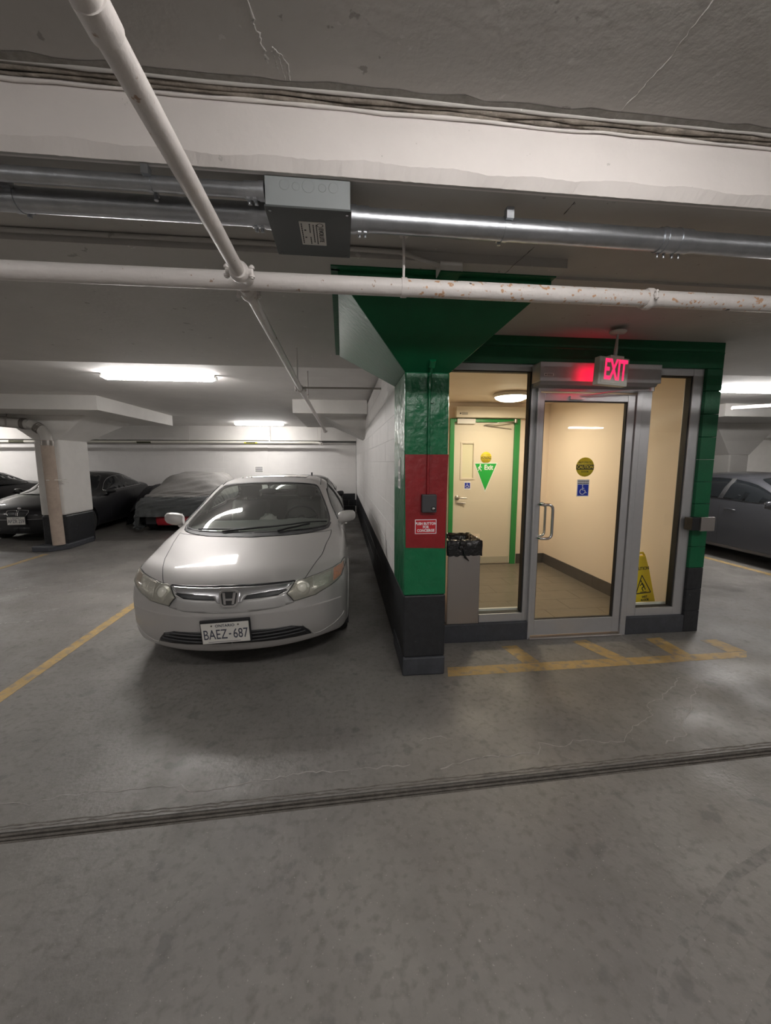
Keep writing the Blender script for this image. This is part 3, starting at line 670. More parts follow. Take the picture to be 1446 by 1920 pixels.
# exit sign
ex = empty('exit_sign', (2.09, 3.02, 2.19), label='lit red EXIT sign hanging above the glass lobby door', cat='exit sign')
ex.rotation_euler = (0, R(2.5), R(6))
def exb(name, mat, *a, bevel=0, **k): return MB().box(*a).build(name, mat, ex, bevel, local=True, **k)
SH = M('sign_housing', (.62, .61, .56), .45)
exb('housing', SH, -.135, .130, -.028, .03, .0, .208, bevel=.004)
exb('face', M('sign_face', (.60, .60, .54), .35), -.112, .124, -.031, -.027, .012, .198, bevel=.002)
text('EXIT', .215, REDLIT, ex, (.010, -.0325, .108), bold=.004, sx=.46, local=True, ext=.001)
exb('back_lens', REDBACK, -.125, .115, .030, .032, .03, .19)
exb('canopy', SH, -.045, .075, -.035, .035, .205, .222, bevel=.004)
m = MB(); m.tube([(.02, 0, .22), (.022, 0, .285)], .014, n=12); m.tube([(.022, 0, .285), (.024, 0, .40)], .009, n=10, rs=[.013, .007]); m.build('stem', M('stem_grey', (.5, .48, .45), .4), ex, local=True)
MB().lathe([(.0001, .388), (.05, .392), (.062, .405), (.062, .409)], (.024, 0, 0), 'z', 24).build('ceiling_rose', SH, ex, local=True)

# ================================================================= WHITE COLUMNS WITH DROP PANELS
def white_column(x0, x1, y0, y1, panel, lab, flare=(.5, .55, .10, .6), zf=2.0, zp=2.42):
    t = empty('column', ((x0+x1)/2, (y0+y1)/2, 0), label=lab, cat='column')
    box('black_band', BLACKP, t, x0, x1, y0, y1, 0, .62, bevel=.03, label='black painted foot')
    box('shaft', WHITE2, t, x0, x1, y0, y1, .62, zf+.01, bevel=.03)
    m = MB(); m.frus((x0, x1, y0, y1), zf, (x0-flare[0], x1+flare[1], y0-flare[2], y1+flare[3]), zp); m.build('capital', WHITE2, t, bevel=.01)
    box('drop_panel', WHITE2, t, *panel, zp, Z_FAR, bevel=.006)
    return t
white_column(-5.52, -5.10, 7.93, 8.78, (-6.95, -3.86, 6.98, 9.85), 'white column with black foot and flared head left of the silver car', zf=2.0)
white_column(.02+.43, .80, 8.0, 8.7, (-.82, .445, 7.05, 9.85), 'white drop panel and bracket at the side wall behind the silver car', flare=(.75, 0, .5, .5), zf=2.05)
white_column(8.35, 8.82, 7.9, 8.7, (6.9, 10.3, 6.7, 9.85), 'white column behind the grey sedan at the right', zf=1.75)
white_column(16.0, 16.4, 11.9, 12.7, (14.6, 16.9, 10.8, 13.7), 'distant white column at the far right')
# low dark plinth at the foot of the left column and the fibre pipe
pl = MB(); pl.prism([(-5.52, 7.62), (-5.22, 7.60), (-5.03, 7.85), (-5.03, 8.6), (-5.094, 8.7), (-5.094, 7.923), (-5.52, 7.923)], 0, .10, 'z')
tag(pl.build('plinth', GRAYP, None, bevel=.015), 'low dark grey concrete plinth at the foot of the left white column', 'plinth')
dp = empty('drain_pipe', (-5.27, 7.78, .1), label='tan fibre drain pipe bending down in front of the left white column', cat='pipe')
MB().tube([(-5.15, 7.76, .106), (-5.165, 7.76, 1.0), (-5.18, 7.76, 1.98)], .095, n=24).build('riser', TAN, dp)
el = [(-5.18, 7.76, 1.97)]+[(-5.18-.30*(1-math.cos(R(a))), 7.76, 2.0+.26*math.sin(R(a))) for a in range(0, 81, 10)]
MB().tube(el, .085, n=24).build('elbow', M('pvc_white', (.45, .43, .40), .4), dp)
MB().tube([(-5.43, 7.76, 2.25), (-6.0, 7.76, 2.30), (-7.6, 7.76, 2.36)], .085, n=24).build('run', MATS['pvc_white'], dp)
def clampring(p, d, r, w_, mat, parent, nb=3):
    p = Vector(p); d = Vector(d).normalized()
    m = MB(); m.tube([p-d*w_/2, p+d*w_/2], r, n=24)
    for k in range(nb): q = p+d*(-w_/2+w_*(k+.5)/nb); m.tube([q-d*.006, q+d*.006], r+.006, n=24)
    return m.build('clamp', mat, parent)
CLMP = M('clamp_steel', (.25, .23, .21), .4, metal=.7)
clampring((-5.178, 7.76, 1.93), (0, 0, 1), .099, .09, CLMP, dp); clampring((-5.29, 7.76, 2.19), (-1, 0, .8), .089, .09, CLMP, dp); clampring((-5.52, 7.76, 2.262), (-1, 0, .1), .089, .07, CLMP, dp); clampring((-6.0, 7.76, 2.30), (-1, 0, .1), .089, .08, CLMP, dp)
m = MB(); m.tube([(-5.28, 7.74, 1.28), (-5.17, 7.655, 1.28), (-5.06, 7.74, 1.28), (-5.02, 7.93, 1.285)], .008, n=6); m.tube([(-5.06, 7.74, 1.28), (-5.0, 7.95, 1.22)], .006, n=6); m.build('bracket', M('bracket_white', (.7, .68, .64), .5), dp)
for xx in (-5.75, -5.95): MB().tube([(xx, 7.67, 2.2), (xx+.02, 7.66, 2.35), (xx+.02, 7.7, 2.42)], .008, n=6).build('hanger', CLMP, dp)

# ================================================================= PIPES, CONDUITS
# main white sprinkler pipe across (z 2.38)
ZM, YM = 2.375, 1.885
mp = empty('sprinkler_main', (.0, YM, ZM), label='thick white sprinkler main crossing the whole garage below the beam', cat='pipe')
MB().tube([(-9, YM+.06, ZM), (.30, YM, ZM)], .037, n=28).build('pipe', PIPEP, mp)
MB().tube([(.30, YM, ZM), (9, YM-.03, ZM)], .037, n=28).build('pipe', RUSTP, mp, label='rust-spotted pipe length')
MB().tube([(.285, YM, ZM), (.30, YM, ZM)], .0385, n=28).build('strap', PIPEP, mp)
for xx in (.285, -3.2, 4.6):
    m = MB(); m.tube([(xx, YM, ZM+.04), (xx, YM, Z_BAND)], .006, n=8); m.tube([(xx, YM, Z_BAND-.012), (xx, YM, Z_BAND)], .02, n=10); m.tube([(xx-.012, YM, ZM), (xx+.012, YM, ZM)], .041, n=20); m.build('hanger', PIPEP, mp)
def coupling(p, d, r, parent, s=1.):
    p = Vector(p); d = Vector(d).normalized(); side = d.cross(Vector((0, 0, 1))).normalized()
    m = MB(); m.tube([p-d*.028*s, p-d*.012*s, p+d*.012*s, p+d*.028*s], r+.012*s, n=24, rs=[r+.006*s, r+.015*s, r+.015*s, r+.006*s])
    for q in (1, -1):
        c_ = p+side*q*(r+.026*s); m.tube([c_-Vector((0, 0, .03*s)), c_+Vector((0, 0, .03*s))], .008*s, n=8)
        m.tube([c_-Vector((0, 0, .024*s)), c_-Vector((0, 0, .014*s))], .014*s, n=6); m.tube([c_+Vector((0, 0, .014*s)), c_+Vector((0, 0, .024*s))], .014*s, n=6)
        a = p+side*q*r*.8; m.tube([a, c_], .016*s, n=8)
    return m.build('coupling', PIPEP, parent)
coupling((1.47, YM, ZM), (1, 0, 0), .037, mp, .7)
# branch running away from the camera
XB, ZB = -.375, 2.30
br = empty('sprinkler_branch', (XB, 1.6, ZB), label='white sprinkler branch pipe running overhead from the camera to the main', cat='pipe')
MB().tube([(XB-.01, -7, ZB+.01), (XB-.003, .78, ZB+.004)], .0265, n=24).build('pipe', PIPEP, br)
MB().tube([(XB, .775, ZB), (XB-.002, 1.68, ZB+.010)], .0245, n=24).build('pipe', PIPEP, br)
MB().tube([(XB-.001, .745, ZB+.003), (XB, .795, ZB)], .0285, n=24).build('sleeve', PIPEP, br)
coupling((XB, 1.655, ZB+.01), (0, 1, .05), .025, br, .8)
MB().tube([(XB-.002, 1.66, ZB+.010), (XB-.01, 1.80, ZM-.02), (XB-.01, 1.845, ZM-.008)], .027, n=20).build('outlet', PIPEP, br)
b2 = empty('sprinkler_branch', (XB, 2.0, ZM), label='thinner white sprinkler branch going from the main to the back wall', cat='pipe')
XC = -.415
m = MB(); m.tube([(XC, YM+.043, ZM-.005), (XC, 2.05, ZM-.005)], .03, n=16); m.build('outlet', PIPEP, b2)
MB().tube([(XC, 2.0, ZM-.005), (XC+.01, 4.2, 2.325), (XC+.02, 10.0, 2.335)], .024, n=18).build('pipe', PIPEP, b2)
coupling((XC, 2.0, ZM-.005), (0, 1, 0), .026, b2, .8); coupling((XC+.01, 4.2, 2.325), (0, 1, 0), .024, b2, .9); coupling((XC+.02, 9.95, 2.335), (0, 1, 0), .024, b2, .9)
for yy, zt in ((3.75, Z_BAND), (4.9, Z_FAR), (9.7, Z_FAR)): MB().tube([(XC+.03, yy, 2.33), (XC+.03, yy, zt)], .007, n=6).build('hanger', PIPEP, b2)
MB().tube([(XC+.01, 4.16, 2.33), (.40, 4.12, 2.33)], .0095, n=10).build('side_pipe', M('dull_pipe', (.38, .35, .32), .5), b2, label='thin grey side pipe to the wall')
rp = empty('ceiling_pipe', (6.7, 6.5, 2.4), label='white pipe under the ceiling beyond the lobby at the right edge', cat='pipe')
MB().tube([(5.9, 5.62, 2.41), (7.4, 5.45, 2.50)], .028, n=14).build('pipe', PIPEP, rp)
for xx, yy_ in ((7.2, 5.47),): MB().tube([(xx, yy_, 2.44), (xx, yy_, Z_FAR)], .007, n=6).build('hanger', PIPEP, rp)
# back wall pipe with labels
bp_ = empty('wall_pipe', (-3, 12.35, 2.17), label='white pipe along the top of the back wall with marker bands', cat='pipe')
MB().tube([(-12, 12.33, 2.165), (-.85, 12.33, 2.175), (-.68, 12.3, 2.165), (-.60, 12.15, 2.12)], .035, n=16).build('pipe', M('pipe_cream', (.74, .71, .64), .4), bp_)
coupling((-.60, 12.18, 2.13), (.3, -1, -.2), .035, bp_)
MLAB = M('marker_band', (.06, .06, .03), .5); YLAB = M('yellow_band', (.62, .6, .08), .5)
for xx, mt in ((-9.0, MLAB), (-5.65, MLAB), (-2.67, YLAB)):
    MB().tube([(xx-.19, 12.33, 2.167), (xx+.19, 12.33, 2.167)], .037, n=16).build('marker', mt, bp_, label='yellow marker band' if mt is YLAB else 'dark marker band')
bars(bp_, -2.80, -2.54, 12.292, (2.165,), .035)
MB().tube([(-2.13, 12.33, 2.19), (-2.13, 12.33, Z_FAR-.02)], .026, n=12).build('hanger', PIPEP, bp_)
for xx in (-.72, -.62, -4.4, -7.8): MB().tube([(xx, 12.33, 2.19), (xx, 12.33, Z_FAR)], .008, n=6).build('hanger', PIPEP, bp_)
# little notice on the back wall
nt_ = empty('wall_notice', (-2.57, 12.78, 1.38), label='small white notice high on the back wall', cat='sign')
box('plate', PAPER, nt_, -2.69, -2.42, 12.778, 12.786, 1.26, 1.48); bars(nt_, -2.66, -2.45, 12.777, (1.43, 1.385, 1.345, 1.305), .022)

# junction box
jb = empty('junction_box', (-.11, 1.74, 2.5), label='large grey steel junction box on the ceiling between two conduits', cat='junction box')
box('body', BOXG, jb, -.258, .042, 1.575, 1.90, 2.503, Z_BAND-.001, bevel=.002)
box('cover', M('dark_cover', (.075, .082, .082), .45), jb, -.262, .046, 1.572, 1.905, 2.496, 2.503, bevel=.001, label='dark steel cover plate')
for k, (dx, rr) in enumerate(((-.19, .017), (-.15, .013), (-.107, .021), (-.058, .013), (-.018, .017))):
    m = MB(); m.lathe([(rr-.001, 1.5745), (rr+.0008, 1.5745), (rr+.0008, 1.576)], (dx, 0, 2.572-.003*(k % 2)), 'y', 24); m.build('knockout', M('knockout_edge', (.25, .27, .27), .5), jb)
for sx_, sy_ in ((-.245, 1.59), (.03, 1.59), (-.245, 1.885), (.03, 1.885)): MB().tube([(sx_, sy_, 2.492), (sx_, sy_, 2.497)], .005, n=10).build('screw', CHROME, jb)
box('label', M('silver_label', (.62, .60, .56), .4), jb, -.150, -.052, 1.648, 1.81, 2.4945, 2.496)
lr = (R(180), 0, R(90))
def jtext(b, s, x, y): return text(b, s, INK, jb, (x, y, 2.494), rot=lr, bold=0, sx=.9)
jtext('EVOLUTE', .026, -.070, 1.735); 
for k, (xx, y0_, y1_) in enumerate(((-.086, 1.665, 1.80), (-.098, 1.665, 1.79), (-.112, 1.66, 1.72), (-.112, 1.75, 1.80), (-.142, 1.66, 1.80))):
    m = MB(); y = y0_
    while y < y1_: m.box(xx-.002, xx+.002, y, min(y+.011, y1_), 2.4938, 2.4945); y += .014
    m.build('small_print', INK, jb)
m = MB(); m.lathe([(.010, 0), (.013, 0)], (-.072, 1.667, 2.494), 'z', 20); m.build('round_mark', INK, jb)
for yy in (1.70, 1.75): box('check_box', INK, jb, -.134, -.127, yy, yy+.007, 2.4938, 2.4944)
# conduits
def conduit(name, x0, x1, y, z, r, lab, dz=0.):
    t = empty(name, ((x0+x1)/2, y, z), label=lab, cat='conduit'); MB().tube([(x0, y, z), (x1, y+dz, z)], r, n=28).build('pipe', GALV, t); return t
ZC = 2.545
c1 = conduit('conduit', .045, 9, 1.705, ZC, .042, 'thick galvanised conduit running right from the junction box', .06)
c2 = conduit('conduit', -9, -.262, 1.715, ZC, .040, 'thick galvanised conduit running left from the junction box')
c3 = conduit('conduit', -9, -.262, 1.60, 2.560, .024, 'thinner galvanised conduit running left beside the thick one')
def connector(x, y, z, r, par, d=1):
    m = MB(); m.tube([(x, y, z), (x+d*.02, y, z)], r+.007, n=24); m.tube([(x+d*.02, y, z), (x+d*.07, y, z)], r+.004, n=24)
    for k in (0, 1): q = x+d*(.035+.022*k); m.tube([(q, y+.012, z-r-.016), (q, y+.012, z-r)], .005, n=8); m.box(q-.006, q+.006, y-.01, y+.03, z-r-.008, z-r)
    return m.build('connector', GALV, par)
connector(.046, 1.706, ZC, .042, c1); connector(-.262, 1.715, ZC, .040, c2, -1); connector(-.262, 1.60, 2.56, .024, c3, -1)
m = MB(); m.tube([(1.36, 1.714, ZC), (1.50, 1.714, ZC)], .047, n=28); m.tube([(1.38, 1.714, ZC), (1.385, 1.714, ZC)], .050, n=28); m.tube([(1.44, 1.714, ZC), (1.445, 1.714, ZC)], .050, n=28)
for q in (1.38, 1.41, 1.45, 1.48): m.tube([(q, 1.735, ZC-.060), (q, 1.735, ZC-.04)], .005, n=8)
m.build('coupling', GALV, c1)
def strap(x, y, z, r, par, w_=.022):
    m = MB(); m.tube([(x-w_/2, y, z), (x+w_/2, y, z)], r+.003, n=28); m.box(x-w_/2, x+w_/2, y+r-.005, y+r+.035, z-.012, z-.004); m.tube([(x, y+r+.018, z-.03), (x, y+r+.018, z)], .008, n=8); m.box(x-w_/2-.004, x+w_/2+.004, y-r-.018, y-r+.01, z+r*.3, z+r+.012)
    return m.build('strap', GALV, par)
strap(.675, 1.71, ZC, .042, c1); strap(-1.16, 1.715, ZC, .040, c2); strap(-.65, 1.60, 2.56, .024, c3, .016); strap(-1.95, 1.6, 2.56, .024, c3, .016)
# small ceiling box and its painted cable
sb = empty('ceiling_box', (.56, 2.06, 2.56), label='small painted box on the ceiling above the green column head', cat='box')
box('body', WHITE2, sb, .500, .618, 2.098, 2.19, 2.553, Z_BAND-.001, bevel=.004); box('cover', GREENF, sb, .504, .614, 2.098, 2.188, 2.547, 2.553, label='dark green cover')
cb_ = MB(); cb_.tube([(-9, 2.138, Z_BAND+.033), (-.2, 2.10, Z_BAND+.033), (.30, 2.095, Z_BAND+.025), (.497, 2.092, Z_BAND-.03)], .011, n=10)
tag(cb_.build('cable', CEIL, None), 'painted cable along the soffit edge to the small ceiling box', 'cable')

# ================================================================= FLUORESCENT LAMPS
def make_lamp():
    t = empty('ceiling_lamp')
    m = MB(); m.box(-.65, .65, -.040, .040, -.034, 0); m.build('housing', M('lamp_housing', (.5, .49, .47), .5), t, bevel=.006, local=True)
    prof = [(.060*math.cos(a), -.030-.042*math.sin(a)) for a in np.linspace(0, math.pi, 14)]
    vs = []
    for x in (-.63, -.60, .60, .63):
        s_ = .72 if abs(x) > .62 else 1
        vs += [(x, y*s_, -.03+(z+.03)*s_) for y, z in prof]
    n = 14; fs = [(i*n+k, i*n+k+1, (i+1)*n+k+1, (i+1)*n+k) for i in range(3) for k in range(n-1)]+[tuple(range(n)), tuple(range(3*n, 4*n))]
    MB().add(vs, fs, True).build('lens', LENS, t, local=True)
    for x in (-.655, .655): MB().box(x-.012, x+.012, -.03, .03, -.05, -.01).build('end_clip', WPLAS, t, bevel=.003, local=True)
    return t
lp = make_lamp()
LLAB = ['lit fluorescent lamp above and left of the silver car', 'lit fluorescent lamp right of the lobby', 'lit fluorescent lamp near the back wall',
        'fluorescent lamp left of the white column, out of the frame', 'fluorescent lamp over the black sedan at the left edge', 'fluorescent lamp nearest above the camera',
        'unseen fluorescent lamp added left of the camera to even the beam light', 'unseen fluorescent lamp added right of the camera to even the beam light', 'fluorescent lamp behind the camera whose reflection shows in the door glass',
        'fluorescent lamp straight behind the camera', 'fluorescent lamp behind the camera at its left', 'far fluorescent lamp behind the lobby beyond the grey sedan',
        'far fluorescent lamp just behind the lobby block', 'far fluorescent lamp seen low beside the right column', 'fluorescent lamp at the right end of the garage', 'farthest fluorescent lamp before the end wall']
for i, (x, y, z) in enumerate(LAMPS):
    if i == 0: t = lp
    else:
        t = lp.copy(); link(t)
        for ch_ in lp.children:
            q = ch_.copy(); link(q); q.parent = t
            if i in (5, 6, 7) and ch_.name.startswith('lens'): q.data = ch_.data.copy(); q.data.materials[0] = LENSD
    t.location = (x, y, z-.001); t['category'] = 'lamp'; t['group'] = 'fluorescent ceiling lamps'
    t['label'] = LLAB[i]

# front feature outlines of the silver sedan (x, z seen from its front)
CAR_X, CAR_Y, CAR_A = -.815, 2.86, .8
HEAD = [(.44, .565), (.392, .625), (.445, .69), (.56, .708), (.66, .722), (.735, .735), (.80, .75), (.832, .755), (.838, .72), (.80, .668), (.70, .615), (.60, .58)]
PROJ = (.498, .650)
AMB = [(.738, .728), (.80, .742), (.826, .745), (.826, .715), (.795, .674), (.735, .648)]
REF = [(.575, .70), (.585, .61), (.70, .645), (.728, .72), (.66, .715)]
GR1 = [(0, .706), (.25, .706), (.445, .703), (.455, .692), (.25, .690), (0, .690)]
GR2 = [(0, .688), (.25, .688), (.44, .690), (.40, .665), (.38, .655), (.23, .648), (.12, .640), (.085, .60), (0, .59)]
GR3 = [(0, .64), (.07, .64), (.23, .650), (.38, .657), (.40, .65), (.33, .622), (.07, .613), (0, .60)]
GR4 = [(0, .60), (.07, .61), (.33, .618), (.40, .64), (.41, .60), (.445, .555), (.33, .533), (.1, .522), (0, .521)]
LGR = [(0, .385), (.20, .383), (.42, .375), (.50, .35), (.545, .30), (.56, .27), (.2, .283), (0, .287)]
LG0 = .303
EMB = (0, .632); PLZ = .388; PLX = -.03; CWZ = .945

# ================================================================= CARS
def pchip(Y, m):
    """monotone cubic through rows of Y (n,k) sampled at m per interval"""
    Y = np.asarray(Y, float); n = len(Y); d = np.diff(Y, axis=0); s = np.zeros_like(Y)
    for i in range(1, n-1):
        a, b = d[i-1], d[i]; ok = a*b > 0; s[i] = np.where(ok, 2*a*b/np.where(ok, a+b, 1), 0)
    s[0] = d[0]; s[-1] = d[-1]; out = []
    for i in range(n-1):
        for k in range(m):
            t = k/m; out.append((1+2*t)*(1-t)**2*Y[i]+t*(1-t)**2*s[i]+t*t*(3-2*t)*Y[i+1]+t*t*(t-1)*s[i+1])
    out.append(Y[-1]); return np.array(out)

# station: ys, zc, (x1,z1),(x2,z2),(x3,z3),(x4,z4),(x5,z5),(x6,zb), bow weight
CIVIC = [
 [.00, .50, .35, .50, .60, .50, .78, .50, .80, .50, .79, .50, .62, .50, 1],
 [.010, .60, .35, .60, .60, .605, .785, .60, .82, .52, .805, .42, .66, .37, 1],
 [.035, .655, .35, .655, .60, .66, .785, .665, .84, .55, .825, .33, .72, .27, 1],
 [.09, .708, .35, .708, .60, .71, .785, .72, .852, .56, .84, .27, .76, .20, 1],
 [.22, .775, .35, .775, .61, .775, .79, .78, .862, .58, .853, .25, .79, .185, .95],
 [.42, .83, .37, .828, .63, .82, .80, .815, .868, .60, .862, .24, .80, .18, .85],
 [.64, .885, .39, .88, .65, .87, .815, .845, .872, .62, .868, .24, .81, .18, .72],
 [.82, .925, .41, .92, .685, .90, .825, .87, .874, .63, .868, .24, .81, .18, .62],
 [.94, .958, .41, .950, .705, .925, .83, .88, .875, .63, .868, .24, .81, .18, .55],
 [1.25, 1.105, .40, 1.09, .715, 1.005, .84, .90, .876, .63, .868, .24, .81, .18, .42],
 [1.62, 1.258, .38, 1.24, .68, 1.13, .85, .92, .877, .63, .868, .24, .81, .18, .27],
 [2.02, 1.378, .36, 1.362, .62, 1.285, .858, .93, .878, .63, .868, .24, .81, .18, .14],
 [2.35, 1.425, .36, 1.408, .60, 1.35, .862, .945, .878, .63, .868, .24, .81, .18, .05],
 [2.80, 1.435, .36, 1.418, .58, 1.365, .865, .96, .878, .64, .868, .24, .81, .18, 0],
 [3.20, 1.40, .36, 1.385, .575, 1.33, .865, .975, .878, .65, .868, .24, .81, .18, -.03],
 [3.55, 1.29, .37, 1.275, .59, 1.215, .86, .99, .876, .66, .866, .24, .81, .18, -.08],
 [3.88, 1.14, .40, 1.13, .64, 1.08, .845, 1.0, .872, .67, .862, .25, .80, .19, -.16],
 [4.08, 1.105, .42, 1.10, .66, 1.065, .83, 1.0, .865, .67, .855, .26, .79, .20, -.25],
 [4.28, 1.085, .42, 1.08, .66, 1.05, .80, .98, .852, .66, .84, .28, .77, .21, -.35],
 [4.40, 1.03, .42, 1.03, .66, 1.0, .78, .93, .84, .64, .82, .32, .74, .25, -.45],
 [4.455, .90, .42, .90, .64, .88, .76, .84, .82, .62, .80, .40, .70, .34, -.5],
 [4.475, .60, .42, .60, .62, .60, .74, .60, .78, .60, .76, .60, .66, .60, -.5]]
SED = [list(r) for r in CIVIC]      # generic longer-bonnet saloon
def remap(tab, ym, zs=1., ws=1., bow=1.):
    xs, ysn = zip(*ym); out = []
    for r in tab:
        q = list(r); q[0] = float(np.interp(r[0], xs, ysn)); q[1] *= zs
        for k in (2, 4, 6, 8, 10, 12): q[k] *= ws; q[k+1] *= zs
        q[14] *= bow; out.append(q)
    return out

class Surf:
    def __init__(s, tab, mu=12, mv=9, bowk=.42, bowp=2.4):
        T = pchip(np.array(tab), mu); NU = len(T); half = []
        for r in T:
            C = [[0, r[1]], [r[2], r[3]], [r[4], r[5]], [r[6], r[7]], [r[8], r[9]], [r[10], r[11]], [r[12], r[13]], [0, r[13]]]
            half.append(pchip(C, mv))
        H = np.array(half); NV = H.shape[1]
        X = np.concatenate([-H[:, :0:-1, 0], H[:, :, 0]], axis=1); Z = np.concatenate([H[:, :0:-1, 1], H[:, :, 1]], axis=1)
        Yy = T[:, 0][:, None] + bowk*(np.abs(X)/.875)**bowp * T[:, 14][:, None]
        s.G = np.stack([X, Yy, Z], -1); s.NU, s.MV = s.G.shape[:2]; s.mid = NV-1
        du = np.gradient(s.G, axis=0); dv = np.gradient(s.G, axis=1); n = np.cross(dv, du)
        l = np.linalg.norm(n, axis=-1, keepdims=True); n = n/np.where(l < 1e-9, 1, l)
        n[0] = n[1]*.3+np.array([0, -1, 0]); n[-1] = n[-2]*.3+np.array([0, 1, 0])
        n /= np.linalg.norm(n, axis=-1, keepdims=True)+1e-12
        c = s.G.mean(axis=(0, 1)); 
        if np.sum(n[s.NU//2, s.mid]*np.array([0, 0, 1])) < 0: n = -n; n[0] = -n[0] if n[0, s.mid, 1] > 0 else n[0]
        n[0] = np.where(n[0][:, 1:2] > 0, -n[0], n[0]); n[-1] = np.where(n[-1][:, 1:2] < 0, -n[-1], n[-1])
        s.N = n
        M_ = s.MV; s.quads = [(i*M_+j, i*M_+j+1, (i+1)*M_+j+1, (i+1)*M_+j) for i in range(s.NU-1) for j in range(M_-1)]
        s.bvh = BVHTree.FromPolygons([tuple(p) for p in s.G.reshape(-1, 3).tolist()], s.quads)
        s.L = float(s.G[:, :, 1].max())
    def ev(s, u, v, off=0.):
        u = np.clip(np.asarray(u, float), 0, s.NU-1.0001); v = np.clip(np.asarray(v, float), 0, s.MV-1.0001)
        i = u.astype(int); j = v.astype(int); a = (u-i)[..., None]; b = (v-j)[..., None]
        def bl(A): return (A[i, j]*(1-a)*(1-b)+A[i+1, j]*a*(1-b)+A[i, j+1]*(1-a)*b+A[i+1, j+1]*a*b)
        n = bl(s.N); n /= np.linalg.norm(n, axis=-1, keepdims=True)+1e-12
        return bl(s.G)+n*off, n
    def hit(s, o, d):
        loc, n, idx, dist = s.bvh.ray_cast(Vector(o), Vector(d))
        if loc is None: return None
        i, j = divmod(idx, s.MV-1); p = np.array(loc); p0 = s.G[i, j]; A = np.stack([s.G[i+1, j]-p0, s.G[i, j+1]-p0], 1)
        ab = np.linalg.lstsq(A, p-p0, rcond=None)[0]; return (i+min(1, max(0, ab[0])), j+min(1, max(0, ab[1])))
    def proj(s, kind, pts):
        out = []
        for a, b in pts:
            o, d = {'front': ((a, -1, b), (0, 1, 0)), 'rear': ((a, s.L+1, b), (0, -1, 0)), 'left': ((-2, a, b), (1, 0, 0)),
                    'right': ((2, a, b), (-1, 0, 0)), 'top': ((a, b, 3), (0, 0, -1))}[kind]
            h = s.hit(o, d)
            if h is not None: out.append(h)
        return out

def smooth_poly(P, it=2, closed=True):
    for _ in range(it):
        Q = []
        n = len(P)
        for i in range(n if closed else n-1):
            a, b = P[i], P[(i+1) % n]; Q += [(a[0]*.75+b[0]*.25, a[1]*.75+b[1]*.25), (a[0]*.25+b[0]*.75, a[1]*.25+b[1]*.75)]
        P = Q if closed else [P[0]]+Q+[P[-1]]
    return P
def densify(P, st, closed=True):
    Q = []; n = len(P)
    for i in range(n if closed else n-1):
        a, b = P[i], P[(i+1) % n]; k = max(1, int(math.dist(a, b)/st))
        for t in range(k): Q.append((a[0]+(b[0]-a[0])*t/k, a[1]+(b[1]-a[1])*t/k))
    if not closed: Q.append(P[-1])
    return Q
def inside(P, x, y):
    x = np.asarray(x, float); y = np.asarray(y, float); r = np.zeros(x.shape, bool); n = len(P)
    for i in range(n):
        x0, y0 = P[i]; x1, y1 = P[(i+1) % n]
        if y0 == y1: continue
        c_ = ((y0 > y) != (y1 > y)) & (x < (x1-x0)*(y-y0)/(y1-y0)+x0); r ^= c_
    return r
def inset(P, d):
    n = len(P); A = sum(P[i][0]*P[(i+1) % n][1]-P[(i+1) % n][0]*P[i][1] for i in range(n)); sg_ = 1 if A > 0 else -1; Q = []
    for i in range(n):
        a, b, c_ = Vector(P[i-1]), Vector(P[i]), Vector(P[(i+1) % n]); e1 = (b-a).normalized(); e2 = (c_-b).normalized()
        n1 = Vector((-e1.y, e1.x))*sg_; n2 = Vector((-e2.y, e2.x))*sg_; m_ = n1+n2; k = d/max(.35, m_.length_squared/2); Q.append(tuple(b+m_*(k/1)*.5*2/1 if False else b+m_*k/1*.5*1.0*(1)))
    return Q
def mirror(P): return [(-a, b) for a, b in P]

